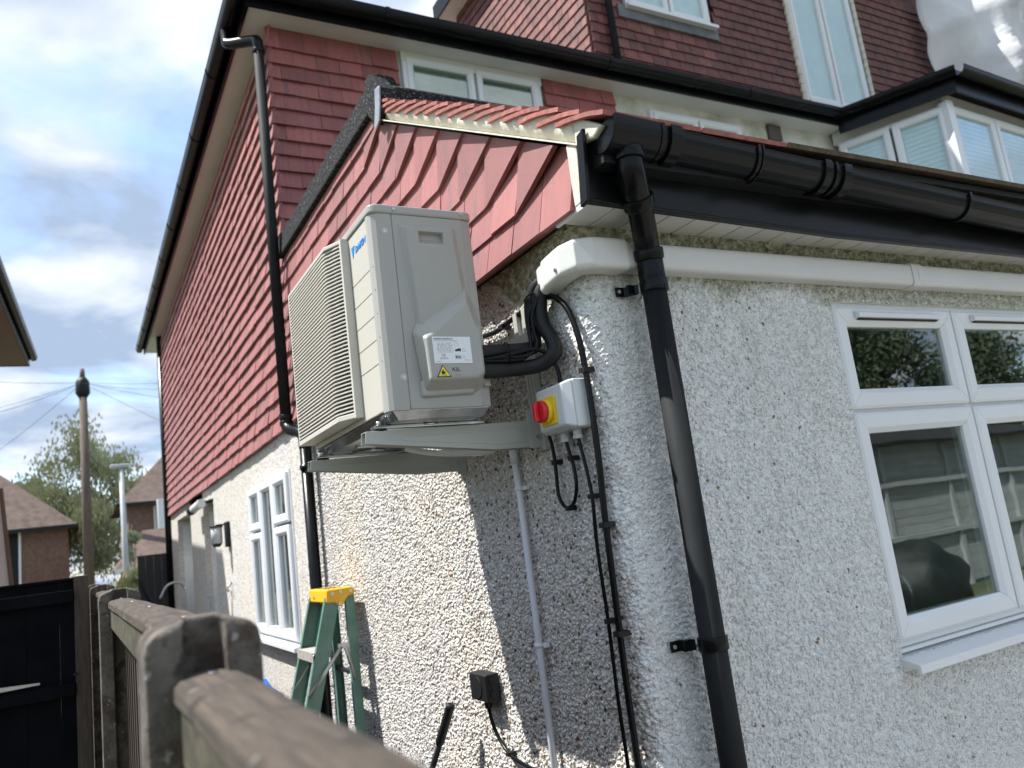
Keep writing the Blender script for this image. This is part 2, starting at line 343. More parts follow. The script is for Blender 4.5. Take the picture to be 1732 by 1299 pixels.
def copy_part(src, root, loc=None, rot=None):
    o = src.copy(); col.objects.link(o); o.parent = root
    if loc is not None: o.location = loc
    if rot is not None: o.rotation_euler = rot
    return o
def bez(pts, n=8):
    """smooth curve through points (Catmull-Rom)"""
    P = [Vector(p) for p in pts]; P = [P[0]*2-P[1]]+P+[P[-1]*2-P[-2]]; out = []
    for i in range(1, len(P)-2):
        for k in range(n):
            t = k/n
            out.append(.5*((2*P[i])+(P[i+1]-P[i-1])*t+(2*P[i-1]-5*P[i]+4*P[i+1]-P[i+2])*t*t+(3*P[i]-P[i-1]-3*P[i+1]+P[i+2])*t**3))
    out.append(P[-2]); return out
def text_mesh(s, name, m, size, root, origin, xdir, ydir, extr=.0004, shear=0, bold=0, align='LEFT', sx=1):
    cu = bpy.data.curves.new(name, 'FONT'); cu.body = s; cu.size = size; cu.extrude = extr; cu.shear = shear; cu.offset = bold; cu.align_x = align; cu.resolution_u = 2
    to = bpy.data.objects.new(name+'_tmp', cu); col.objects.link(to)
    bpy.context.view_layer.update()
    me = bpy.data.meshes.new_from_object(to.evaluated_get(bpy.context.evaluated_depsgraph_get()))
    bpy.data.objects.remove(to)
    X = Vector(xdir).normalized(); Y = Vector(ydir).normalized(); Z = X.cross(Y)
    T = Matrix(((X.x*sx, Y.x, Z.x, origin[0]), (X.y*sx, Y.y, Z.y, origin[1]), (X.z*sx, Y.z, Z.z, origin[2]), (0,0,0,1)))
    me.transform(T); me.materials.clear(); me.materials.append(m)
    o = bpy.data.objects.new(name, me); col.objects.link(o); o.parent = root
    if root.name in WP: o.location = -WP[root.name]
    return o
def clip(poly, a, b, c):
    """keep a*x+b*y<=c"""
    o = []
    for i in range(len(poly)):
        p, q = poly[i], poly[(i+1)%len(poly)]
        dp, dq = a*p[0]+b*p[1]-c, a*q[0]+b*q[1]-c
        if dp <= 0: o.append(p)
        if dp*dq < 0:
            t = dp/(dp-dq); o.append((p[0]+(q[0]-p[0])*t, p[1]+(q[1]-p[1])*t))
    return o

# ================================================================== SETTING
g = MB().add([(-300,-200,GZ),(300,-200,GZ),(300,700,GZ),(-300,700,GZ)], [(0,1,2,3)]).build('ground', M['ground'])
tag(g, None, None, None, 'structure')
pth = MB().box((-1.06,-6,GZ+.004),(-.0,14,GZ+.05)); tag(pth.build('path', mat('dark_path', (.13,.12,.105), .95, .25, 4, .004, 60)), None, None, None, 'structure')
pth = MB().box((0.002,-9,GZ+.004),(9,-.0,GZ+.05)); tag(pth.build('patio', M['path']), None, None, None, 'structure')
rd = MB().box((-60,20,GZ+.004),(60,26,GZ+.012)).build('road', mat('asphalt', (.05,.05,.052), .9, .2, 8)); tag(rd, None, None, None, 'structure')

# ================================================================== HOUSE EXTENSION
ext = thing('house_extension', (0,0,GZ), 'low rendered rear extension whose tile-hung gable and window wall meet at the near corner', 'house extension')
WX0, WX1, WZ0, WZ1 = 1.0, 3.05, -.545, .618
def wall_grid():
    rad = .055
    us = []            # list of (x,y,nx,ny)
    # side wall from far to corner
    y = 3.24; ys = []
    yy = rad
    while yy < 3.24: ys.append(yy); yy += .0030+.0028*max(0, yy-.3)
    ys.append(3.24)
    for y in reversed(ys): us.append((0, y))
    na = 18
    for k in range(1, na): a = math.pi/2*k/na; us.append((rad-rad*math.cos(a), rad-rad*math.sin(a)))
    xx = rad
    while xx < 3.2: us.append((xx, 0)); xx += .0032+.0010*max(0, xx-.3)
    us.append((3.2, 0))
    zs = list(np.arange(-.90, .825, .0031))
    zs = [GZ, -1.45, -1.2, -1.0]+zs+[.865]
    us = np.array(us); zs = np.array(zs); nu, nz = len(us), len(zs)
    X = np.repeat(us[:,0], nz); Y = np.repeat(us[:,1], nz); Z = np.tile(zs, nu)
    idx = np.arange(nu*nz).reshape(nu, nz)
    q = np.stack([idx[:-1,:-1], idx[1:,:-1], idx[1:,1:], idx[:-1,1:]], -1).reshape(-1, 4)
    cx = X[q].mean(1); cy = Y[q].mean(1); cz = Z[q].mean(1)
    hole = (cy < .001) & (cx > WX0) & (cx < WX1) & (cz > WZ0) & (cz < WZ1)
    q = q[~hole]
    me = bpy.data.meshes.new('wall'); me.vertices.add(nu*nz); me.vertices.foreach_set('co', np.stack([X,Y,Z],1).ravel())
    me.loops.add(len(q)*4); me.loops.foreach_set('vertex_index', q.ravel())
    me.polygons.add(len(q)); me.polygons.foreach_set('loop_start', np.arange(len(q))*4); me.polygons.foreach_set('loop_total', np.full(len(q), 4))
    me.polygons.foreach_set('use_smooth', np.ones(len(q), bool)); me.update(); me.validate()
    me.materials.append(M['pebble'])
    o = bpy.data.objects.new('wall', me); col.objects.link(o); o.parent = ext; o.location = (0,0,-GZ)
    return o
wl = wall_grid()
# core behind the render, reveals of the window
core = MB()
core.box((.02,.12,GZ),(3.2,.14,.86))
core = MB()
for (a, b) in (((WX0-.012,.003,WZ0-.012),(WX0,.12,WZ1+.012)), ((WX0-.012,.003,WZ1),(WX1,.12,WZ1+.012)), ((WX0-.012,.003,WZ0-.012),(WX1,.12,WZ0))): core.box(a, b)
part(core, 'window_reveal', M['render_white'], ext)
# hanging tiles
TW, TG = .167, .1135
ZB = .818
def proj(z):  # bell-cast throw of the bottom courses
    k = (z-ZB)/TG
    return .035+.035*max(0, 1-k/3.2)**1.5
def tile_mesh(poly, zb, x_b=0, x_t=0, th=.017, name='tile', line=None):
    """poly in (y,z); thrown out x_b at the bottom (z=zb) and x_t at zb+.19"""
    v = []; n = len(poly)
    def tt(p):
        zz = zb if line is None else line[1]+(line[3]-line[1])*(p[0]-line[0])/(line[2]-line[0])
        return (p[1]-zz)/.19
    for p in poly: v.append((-max(.003, x_b+(x_t-x_b)*tt(p)), p[0], p[1]))
    for p in poly: v.append((-max(.003, x_b+(x_t-x_b)*tt(p))+th, p[0], p[1]))
    f = [tuple(range(n)), tuple(range(2*n-1, n-1, -1))]+[(i, n+i, n+(i+1)%n, (i+1)%n) for i in range(n)]
    return MB().add(v, f)
# backing board behind the tiles
bk = MB().prism([(-.05,.835),(3.24,.835),(3.24,1.93),(1.40,1.93),(-.05,1.00)], 0, -.010, .02)
part(bk, 'gable_backing', M['matt_black'], ext)
sl = .602
k = 0; cnt = 0
z = ZB
rows = 10
for r in range(rows):
    zb = ZB+r*TG
    off = (r % 2)*TW/2
    # the last tile of each course is wide and turned up to meet the verge (winchester cut)
    EW = .262+random.uniform(-.02,.02)
    if r == 0: y = -.083; cols = []
    else:
        yv = (zb+.105-1.01)/sl-.08
        cols = [(yv, yv+EW, True)]; y = yv+EW
        if zb+.19 > 1.93+.0: cols = []; y = 1.36
    first = (r == 0)
    while y < 3.23:
        wdt = TW*(1.5 if (first and r % 2) else 1); cols.append((y, min(y+wdt, 3.235), False)); y += wdt; first = False
    for (ya, yb, end) in cols:
        if yb-ya < .03: continue
        j = random.uniform(-.004, .004); j2 = j+random.uniform(-.004, .004); jb = random.uniform(0, .006); g_ = .0016
        if end:
            poly = [(ya, zb+.105), (yb-g_, zb+j), (yb-g_-.010, zb+.25), (ya+.12, zb+.40), (ya, zb+.40)]; line = (ya, zb+.105, yb, zb)
        else:
            poly = [(ya+g_, zb+j), (yb-g_, zb+j2), (yb-g_, zb+.225), (ya+g_, zb+.225)]; line = None
        if ya < 1.45: poly = clip(poly, -sl, 1.0, 1.002+sl*.08)
        poly = clip(poly, 0, 1, 1.925) if len(poly) > 2 else poly
        poly = clip(poly, -1, 0, .083) if len(poly) > 2 else poly
        if len(poly) < 3: continue
        part(tile_mesh(poly, zb, proj(zb)+jb, .026 if (end or (r == 0 and ya < .5)) else .014, line=line), 'hanging_tile', M['tile'], ext); cnt += 1
# tile underside starter (dark eaves tile course) under the bell-cast
uc = MB(); uc.box((-.060, -.08, ZB+.018), (-.012, 3.235, ZB+.032))
part(uc, 'eaves_tile', M['rooftile'], ext)
# mortar fillet at gable foot, next to fascia
mf = MB().prism([(-.125,.825),(-.083,.822),(-.083,1.005),(-.13,.985)], 0, -.056, .0); part(mf, 'mortar_fillet', M['mortar'], ext, .004)
# verge: bedding mortar band + undercloak board
Y0v, Z0v, Y1v, Z1v = -.27, .935, 1.20, 1.82
def vz(y): return Z0v+(Z1v-Z0v)*(y-Y0v)/(Y1v-Y0v)
band = MB(); nb = 90; vv = []; ff = []
for i in range(nb+1):
    y = -.125+(1.20+.125)*i/nb; jj = random.uniform(-.003,.003); kk = random.uniform(-.004,.004)
    vv += [(-.040+jj, y, vz(y)-.030), (-.052+jj, y, vz(y)+.005), (-.048+kk, y, vz(y)+.045), (-.040+jj, y, vz(y)+.062), (.0, y, vz(y)+.045), (.02, y, vz(y)-.030)]
for i in range(nb):
    for k2 in range(6): ff.append((i*6+k2, i*6+(k2+1)%6, (i+1)*6+(k2+1)%6, (i+1)*6+k2))
ff += [(0,1,2,3,4,5), tuple(nb*6+q for q in (5,4,3,2,1,0))]
band.add(vv, ff, True); part(band, 'verge_mortar', M['mortar'], ext)
ucb = MB().prism([(-.15, vz(-.15)-.038), (1.20, vz(1.20)-.038), (1.20, vz(1.20)-.032), (-.15, vz(-.15)-.032)], 0, -.062, .03); part(ucb, 'verge_undercloak', M['mortar'], ext)
tri = MB().prism([(-.20,vz(-.20)-.01),(-.12,vz(-.12)-.04),(-.12,vz(-.12)+.05),(-.24,vz(-.24)+.03)], 0, -.050, .03); part(tri, 'mortar_fillet', M['mortar'], ext, .006)
# roof plain tiles, lying a little flatter than the rafters
pitch_r = math.atan2(Z1v-Z0v, Y1v-Y0v); slope_len = math.hypot(Y1v-Y0v, Z1v-Z0v)
nr = 16; gr = slope_len/nr
protos = []
for vtx in range(3):
    m0 = MB(); n0 = 9
    vs = []
    for i in range(n0+1):      # thick at the tail, gently cambered, rough edge
        t = i/n0; s0 = t*.205; cam_ = .006*math.sin(math.pi*t)
        e = random.uniform(-.0016,.0016)
        for (xx, zz) in ((0+e, 0), (.163, 0), (.163, .0122), (0+e, .0122)): vs.append((xx, s0, zz+cam_))
    fs = [(0,1,2,3), tuple(n0*4+q for q in (3,2,1,0))]
    for i in range(n0):
        for q in range(4): fs.append((i*4+q, (i+1)*4+q, (i+1)*4+(q+1)%4, i*4+(q+1)%4))
    m0.add(vs, fs); protos.append(m0.build('roof_tile', M['rooftile']))
ta = pitch_r-R(12)
first_used = [False]*3
rt_stuff = MB()
for r in range(nr):
    yb = Y0v+r*gr*math.cos(pitch_r)-.0; zb = vz(yb)+.057
    for c in range(4):
        x = -.064+c*.1655+((r % 2)*.082 if c > 0 else 0)
        vi = random.randrange(3); src = protos[vi]
        if not first_used[vi]: o = src; first_used[vi] = True; o.parent = ext
        else: o = copy_part(src, ext)
        o.location = Vector((x+random.uniform(-.003,.003), yb+random.uniform(-.004,.004), zb-GZ)); o.rotation_euler = (ta+random.uniform(-.012,.012), 0, random.uniform(-.008,.008))
        if c == 0: o.scale = (1 if r % 2 else 1.5, 1.08, 1.0)
for r in range(nr+1):
    yb = Y0v+r*gr*math.cos(pitch_r); zb = vz(yb)+.057
    x0 = .60
    T = Matrix.Translation((0, yb, zb)) @ Matrix.Rotation(ta, 4, 'X')
    xx = x0
    while xx < 3.2: rt_stuff.box((xx,0,0),(xx+.163,.235,.0145), T); xx += .1655
part(rt_stuff, 'roof_tiles', mat('mossy_roof_tile', (.10,.065,.045), .95, .35, 30, .006, 90, col2=(.07,.06,.03), thr=(.45,.6)), ext, kind='stuff')
dk = MB().prism([(Y0v+.03, vz(Y0v+.03)+.02), (Y1v, vz(Y1v)+.02), (Y1v, vz(Y1v)+.05), (Y0v+.03, vz(Y0v+.03)+.035)], 0, -.03, 3.2); part(dk, 'roof_deck', M['matt_black'], ext)
fr_ = MB().box((.02,1.3,1.86),(3.2,3.22,1.93)); part(fr_, 'flat_roof', M['felt'], ext)
part(MB().box((-.03,-.205,.90),(3.2,-.153,.978)), 'eaves_felt', M['matt_black'], ext)
# felt kerb
fk = MB()
fk.prism([(-.062,1.895),(-.050,2.045),(-.02,2.062),(.05,2.055),(.10,1.93),(.02,1.90)], 1, 1.27, 3.20)
part(fk, 'felt_kerb', M['felt'], ext, .012, seg=3)
fk = MB(); fk.prism([(1.20,1.86),(1.19,1.95),(1.235,1.985),(1.30,1.97),(1.36,1.90)], 0, .01, 3.2)
fk.prism([(1.155,1.80),(1.18,1.93),(1.28,2.05),(1.345,2.06),(1.345,1.88),(1.27,1.80)], 0, -.066, .012)
part(fk, 'felt_kerb', M['felt'], ext, .008)
# lead soaker
ld = MB().prism([(1.15,1.915),(1.205,1.93),(1.22,1.85),(1.25,1.78),(1.235,1.755),(1.19,1.77),(1.165,1.83)], 0, -.078, -.069); part(ld, 'lead_flashing', M['lead'], ext, .004)
# fascia, soffit planks
fa = MB().prism([(-.055,.814),(.9,.787),(3.2,.781),(3.2,.985),(-.055,.985)], 1, -.152, -.132); fa.prism([(-.055,.810),(.9,.783),(3.2,.777),(3.2,.787),(.9,.793),(-.055,.820)], 1, -.157, -.1325); part(fa, 'fascia_board', M['black_pvc'], ext, .003)
fe = MB().prism([(-.158,.812),(-.122,.806),(-.150,.995),(-.180,1.003)], 0, -.066, -.054); part(fe, 'fascia_end_cap', M['black_pvc'], ext, .002)
x = -.05
sp0 = None
for i in range(33):
    a = MB().box((0,-.131,.813),(.0945,.004,.821)); 
    if sp0 is None: sp0 = part(a, 'soffit_board', M['soffit'], ext, .002); sp0.location = (x,0,-GZ)
    else: copy_part(sp0, ext, (x,0,-GZ))
    x += .1
sfb = MB().box((-.05,-.131,.8175),(3.2,.01,.828)); part(sfb, 'soffit_backing', M['soffit'], ext)
vb = MB().box((-.054,-.13,.808),(-.044,.02,.825)); part(vb, 'soffit_edge', M['white_pvc'], ext)

# ---- upvc window builder (plane y = y0, facing -y) : frame > sashes, panes
def profile_frame(x0, x1, z0, z1, w, yf, yb, bev=.018):
    """mitred frame, chamfered front edge, 4 pieces with hairline mitres"""
    mb = MB(); e = .0006
    O = [(x0,z0),(x1,z0),(x1,z1),(x0,z1)]; I = [(x0+w,z0+w),(x1-w,z0+w),(x1-w,z1-w),(x0+w,z1-w)]
    b = bev*.55
    O2 = [(x0+b,z0+b),(x1-b,z0+b),(x1-b,z1-b),(x0+b,z1-b)]; I2 = [(x0+w-bev,z0+w-bev),(x1-w+bev,z0+w-bev),(x1-w+bev,z1-w+bev),(x0+w-bev,z1-w+bev)]
    for i in range(4):
        j = (i+1)%4
        def P(q, y, t=0): return (q[0], y, q[1])
        d = Vector((O[j][0]-O[i][0], O[j][1]-O[i][1])).normalized()*e
        def sh(q, s): return (q[0]+d.x*s, q[1]+d.y*s)
        vs = []
        for (A, yy) in ((O, yb), (O, yf+.007), (O2, yf), (I2, yf), (I, yf+.014), (I, yb)):
            p = sh(A[i], 1); q = sh(A[j], -1); vs += [P(p, yy), P(q, yy)]
        fs = [(k*2, k*2+1, k*2+3, k*2+2) for k in range(5)]+[(10,11,1,0), (0,2,4,6,8,10), (1,3,5,7,9,11)]
        mb.add(vs, fs)
    return mb
def window(root, x0, z0, lights, yf=.012, sill=True, mats='white_pvc', fw=.032, frame_ext=None):
    """lights: list of (x0,x1,z0,z1,kind)"""
    X0 = min(l[0] for l in lights)-.022; X1 = max(l[1] for l in lights)+.022; Z0 = min(l[2] for l in lights)-.022; Z1 = max(l[3] for l in lights)+.022
    fr = profile_frame(X0, X1, Z0, Z1, .05, yf+.006, yf+.065, .006)
    W = part(fr, 'window', M[mats], root, .0008)
    inner = MB()
    for li, l in enumerate(lights):
        yo = yf; yf = yf+li*.0009
        inner.box((l[0]-.030, yf+.012, l[2]-.03), (l[0]+.014, yf+.0625, l[3]+.03)); inner.box((l[1]-.014, yf+.0125, l[2]-.03), (l[1]+.03, yf+.0628, l[3]+.03))
        inner.box((l[0]-.0305, yf+.013, l[2]-.0305), (l[1]+.0305, yf+.0622, l[2]+.014)); inner.box((l[0]-.0305, yf+.0132, l[3]-.014), (l[1]+.0305, yf+.0618, l[3]+.0305)); yf = yo
    def sub(mb, n, m, bev=0):
        o = mb.build(n, m, None, bev); o.parent = W; return o
    sub(inner, 'mullion', M[mats])
    for l in lights:
        a, b, c, d, kind = l
        sub(profile_frame(a, b, c, d, .068, yf-.010, yf+.05), 'casement', M[mats], .0008)
        gl = MB().box((a+.055, yf+.014, c+.055), (b-.055, yf+.018, d-.055)); sub(gl, 'pane', M['glass'])
        sp = MB(); i0 = .0695
        for q in (((a+i0-.004, yf+.019, c+.06),(a+i0+.004, yf+.035, d-.06)), ((b-i0-.004, yf+.019, c+.06),(b-i0+.004, yf+.035, d-.06))): sp.box(*q)
        sub(sp, 'spacer_bar', M['alu'])
        if kind == 'vent':
            tv = MB(); zc = d-.030; xa, xb = a+.10, b-.10
            tv.prism([(yf-.010, zc-.014), (yf-.030, zc-.012), (yf-.032, zc+.004), (yf-.010, zc+.014)], 0, xa, xb)
            sub(tv, 'trickle_vent', M[mats], .003)
            td = MB().box((xa+.01, yf-.022, zc-.018), (xb-.01, yf-.0105, zc-.0142)); sub(td, 'vent_slot', M['matt_black'])
    return W, (X0, X1, Z0, Z1)
lts = []
for i in range(3):
    a = 1.010+i*.672
    lts.append((a, a+.660, .247, .603, 'vent')); lts.append((a, a+.660, -.500, .232, 'plain'))
Wk, ext_b = window(ext, 0, 0, lts)
so = MB()
so.prism([(-.062,-.588),(-.062,-.562),(.060,-.530),(.060,-.588),(.0,-.588),(.0,-.575),(-.045,-.575),(-.048,-.588)], 0, .988, 3.07)
o = so.build('sill', M['white_pvc'], None, .003); o.parent = Wk
so = MB().box((1.0,.004,-.532),(3.05,.07,-.522)); o = so.build('sill_upstand', M['white_pvc']); o.parent = Wk
# room behind the kitchen window
rm = MB()
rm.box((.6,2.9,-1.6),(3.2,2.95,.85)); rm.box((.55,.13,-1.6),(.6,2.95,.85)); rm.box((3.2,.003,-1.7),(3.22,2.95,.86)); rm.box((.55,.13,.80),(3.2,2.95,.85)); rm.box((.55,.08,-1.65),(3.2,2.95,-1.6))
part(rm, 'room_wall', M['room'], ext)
wt = MB().box((.65,.14,-.75),(3.15,.72,-.71)); part(wt, 'worktop', M['room'], ext)

kt = thing('kettle', (1.30,.40,-.71), 'steel kettle standing on the worktop behind the large left pane', 'kettle')
part(MB().tube([(1.30,.40,-.71),(1.30,.40,-.66),(1.30,.40,-.52),(1.30,.40,-.47),(1.30,.40,-.46)], [.085,.088,.068,.045,.012], 20), 'body', M['steel'], kt)
part(MB().tube(bez([(1.36,.40,-.48),(1.43,.40,-.50),(1.44,.40,-.58),(1.385,.40,-.65)], 5), .009, 8), 'handle', M['matt_black'], kt)
tp_ = thing('mixer_tap', (1.50,.30,-.71), 'tall chrome mixer tap behind the large left pane', 'tap')
part(MB().tube(bez([(1.50,.30,-.71),(1.50,.30,-.50),(1.50,.30,-.40),(1.50,.36,-.34),(1.50,.44,-.36),(1.50,.46,-.42)], 6), .012, 10), 'spout', M['steel'], tp_)
# ================================================================== MAIN HOUSE
HY = 3.22
house = thing('house', (0,HY,GZ), 'two-storey house with a long red tile-hung side wall above pale pebbledash', 'house')
hw = MB()
# ground-floor side wall with window opening and two porch recesses, built of piers
WT = .83
def pier(y0, y1, z0=GZ, z1=WT, x=0.0): hw.box((x, y0, z0), (x+.25, y1, z1))
SW = (3.56, 4.94, -.575, .58)
pier(HY+.02, SW[0]); pier(SW[0], SW[1], GZ, SW[2]); pier(SW[0], SW[1], SW[3], WT); pier(SW[1], 6.95); pier(7.72, 8.85); pier(10.3, 11.2)
hw.box((.25, 6.9, GZ), (.30, 10.4, WT)); hw.box((0.0, 6.95, .70), (.25, 10.3, WT))
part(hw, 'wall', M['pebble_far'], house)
h2 = MB().box((.012, HY+.01, WT), (12, 11.2, 3.62)); 
h2.box((12,HY+.01,GZ),(14,11.2,3.62))
part(h2, 'upper_wall', M['render_white'], house)
dr = MB().box((.20,7.05,GZ),(.24,7.65,.62)); part(dr, 'door', M['pale_wall'], house, .004)
# soffits + fascias (side and rear), gutters are things of their own
sf = MB().box((-.17, 3.03, 3.600), (.02, 12.2, 3.615)); sf.box((-.17,3.03,3.601),(5.72,HY+.02,3.616)); part(sf, 'soffit', M['soffit'], house)
fc = MB().box((-.19,3.0,3.585),(-.17,12.25,3.74)); fc.box((-.19,3.005,3.586),(5.70,3.025,3.741)); part(fc, 'fascia_board', M['black_pvc'], house)
# main roof, hipped
rf = MB(); rf.add([(-.2,2.99,3.70),(12,2.99,3.70),(12,7.6,6.6),(4.2,7.6,6.6),(-.2,12.25,3.70),(12,12.25,3.70)], [(0,1,2,3),(0,3,4),(4,3,2,5)]); part(rf, 'roof', M['roof_far'], house)
# side hanging tiles: 165 wide, shared meshes
tp = []
for i in range(4):
    poly = [(.0012,random.uniform(-.004,.004)),(TW-.0012,random.uniform(-.004,.004)),(TW-.0012,.19),(.0012,.19)]
    tp.append(tile_mesh(poly, 0, .040+random.uniform(-.004,.004), .006, .019).build('hanging_tile', M['tile']))
usedp = [False]*4
def put_tile(root, base, face, w=1.0, src=None, pr=0.0, mb=None):
    """face 'x' : wall facing -x, 'y' : wall facing -y. base = world corner"""
    vi = random.randrange(4)
    rz = 0 if face == 'x' else math.pi/2
    b = Vector(base)
    if mb is not None:
        T = Matrix.Translation(b) @ Matrix.Rotation(rz, 4, 'Z') @ Matrix.Diagonal((1, w, 1, 1))
        me = tp[vi].data
        mb.add([v.co.copy() for v in me.vertices], [tuple(p.vertices) for p in me.polygons], T=T); return
    if not usedp[vi] and root is house: o = tp[vi]; usedp[vi] = True; o.parent = root
    else: o = copy_part(tp[vi], root)
    o.location = b-WP[root.name]; o.rotation_euler = (random.uniform(-.004,.004), 0, rz); o.scale = (1, w, 1)
side_stuff = MB(); n_ind = 0
zt = .828; r = 0; cand = []
while zt < 3.50:
    y = HY-.035-((r % 2)*TW/2); 
    while y < 11.2:
        ya = max(y, HY-.035); yb = min(y+TW, 11.2)
        kk = r
        pr_ = 0
        cand.append((ya, zt, yb-ya, pr_)); y += TW
    zt += TG; r += 1
cand.sort(key=lambda c: c[0])
rear_c = []
r = 0; zt = 1.99
for (xa, xb, zz0, shx) in ((-.03, .925, 1.95, 0), (2.20, 2.92, 2.9, .05)):
    zt = zz0; r = 0
    while zt < 3.50:
        x = xb+(0 if r % 2 else TW/2)
        cur = xb
        xx = xa-((r % 2)*TW/2)
        while xx < xb:
            a = max(xx, xa); b = min(xx+TW, xb)
            if b-a > .02: rear_c.append((a, zt, b-a))
            xx += TW
        zt += TG; r += 1
for i, (y, zt, wd, pr_) in enumerate(cand):
    base = (-.001, y, zt+random.uniform(-.003,.003))
    if i < 300-len(rear_c): put_tile(house, base, 'x', wd/TW)
    else: put_tile(house, base, 'x', wd/TW, mb=side_stuff)
part(side_stuff, 'hanging_tiles', M['tile'], house, kind='stuff')
for (x, zt, wd) in rear_c:
    # faces -y : local +y runs along +x?  rotate -90 keeps the throw outwards
    vi = random.randrange(4); o = copy_part(tp[vi], house)
    o.location = Vector((x+wd, HY-.004, zt))-WP['house']; o.rotation_euler = (0, 0, math.pi/2); o.scale = (1, wd/TW, 1)
# upper rear windows
def rear_window(root, x0, x1, z0, z1, y0, n=2, glassm='glass', blind=False):
    W = part(profile_frame(x0, x1, z0, z1, .05, y0-.02, y0+.05, .01), 'window', M['white_pvc'], root)
    wd = (x1-x0-.04)/n
    for i in range(n):
        a = x0+.02+i*wd
        o = profile_frame(a+.012, a+wd-.012, z0+.03, z1-.03, .055, y0-.035, y0+.04).build('casement', M['white_pvc']); o.parent = W
        o = MB().box((a+.05, y0-.008, z0+.07), (a+wd-.05, y0-.004, z1-.07)).build('pane', M['glass_clear' if blind else 'glass']); o.parent = W
        if blind: o = MB().box((a+.05, y0+.02, z0+.07), (a+wd-.05, y0+.03, z1-.07)).build('blind', M['blinds_glass']); o.parent = W
    o = MB().box((x0+.03, y0+.055, z0+.03), (x1-.03, y0+.06, z1-.03)).build('blackout', M['room']); o.parent = W
    o = MB().box((x0-.03, y0-.09, z0-.04), (x1+.03, y0+.02, z0-.005)).build('sill', M['white_pvc'], None, .004); o.parent = W
    return W
rear_window(house, .96, 2.17, 2.62, 3.585, HY-.012, 2)
hd = MB().box((.955,HY-.035,3.52),(2.18,HY+.01,3.60)); part(hd, 'window_head', M['soffit'], house)
rear_window(house, 3.30, 4.42, 2.62, 3.50, HY-.012, 2)
vt = MB().box((4.80,HY-.03,3.42),(4.97,HY+.01,3.58)); part(vt, 'air_vent', mat('brown_vent', (.10,.085,.07), .7), house, .004)
wsill = MB().box((4.45,HY-.12,3.14),(5.7,HY+.01,3.22)); part(wsill, 'ledge', M['white_pvc'], house, .004)
# bay: splayed projecting bay with tall windows
P0 = Vector((5.74,3.15,0)); P1 = Vector((6.16,2.24,0)); P2 = Vector((8.6,2.36,0))
P1i = P1
def bay_face(A, B, n, z0, z1):
    d = (B-A); Ln = d.length; d.normalize(); ang = math.atan2(d.y, d.x)
    T = Matrix.Translation(A) @ Matrix.Rotation(ang, 4, 'Z')
    W = None
    fr = profile_frame(0, Ln, z0, z1, .05, -.02, .05, .01); fr.v = [tuple(T @ Vector(v)) for v in fr.v]
    W = part(fr, 'window', M['white_pvc'], house)
    wd = Ln/n
    for i in range(n):
        a = i*wd
        for (nm, mm, mbb) in (('casement', 'white_pvc', profile_frame(a+.012, a+wd-.012, z0+.02, z1-.02, .07, -.04, .04)),
                              ('pane', 'glass_clear', MB().box((a+.06,-.012,z0+.08),(a+wd-.06,-.008,z1-.08))),
                              ('blind', 'blinds_glass', None)):
            if mbb is None:
                mbb = MB(); zz = z0+.08
                while zz < z1-.08:
                    mbb.add([(a+.06,.012,zz),(a+wd-.06,.012,zz),(a+wd-.06,.0155,zz+.048),(a+.06,.0155,zz+.048)], [(0,1,2,3)]); zz += .048
            mbb.v = [tuple(T @ Vector(v)) for v in mbb.v]
            o = mbb.build(nm, M[mm]); o.parent = W
bay_face(P0, P1, 2, 1.9, 3.47); bay_face(P1, P2, 3, 1.9, 3.47)
pc_ = MB().box((P1.x-.05,P1.y-.05,1.85),(P1.x+.05,P1.y+.05,3.49)); part(pc_, 'corner_post', M['white_pvc'], house, .01)
bw = MB().prism([(P0.x,P0.y),(P1.x,P1.y),(P2.x,P2.y),(P2.x,3.2),(P0.x,3.2)], 2, GZ, 1.9); part(bw, 'bay_wall', M['render_white'], house)
bw = MB().prism([(P0.x+.02,P0.y),(P1.x+.02,P1.y+.04),(P2.x,P2.y+.04),(P2.x,3.2),(P0.x,3.2)], 2, 3.47, 3.62); part(bw, 'bay_head', M['soffit'], house)
G0 = Vector((5.62,3.02,0)); G1 = Vector((6.09,2.07,0)); G2 = Vector((8.7,2.19,0))
bf = MB(); 
for (A, B) in ((G0,G1),(G1,G2)):
    d = (B-A).normalized(); nn = Vector((d.y,-d.x,0))
    bf.prism([(A.x,A.y),(B.x,B.y),(B.x-nn.x*.02,B.y-nn.y*.02),(A.x-nn.x*.02,A.y-nn.y*.02)], 2, 3.50, 3.74)
part(bf, 'bay_fascia', M['black_pvc'], house)
brf = MB().prism([(G0.x,G0.y+.02),(G1.x+.02,G1.y+.02),(G2.x,G2.y+.02),(G2.x,3.4),(G0.x,3.4)], 2, 3.66, 3.70); part(brf, 'bay_roof', M['felt'], house)
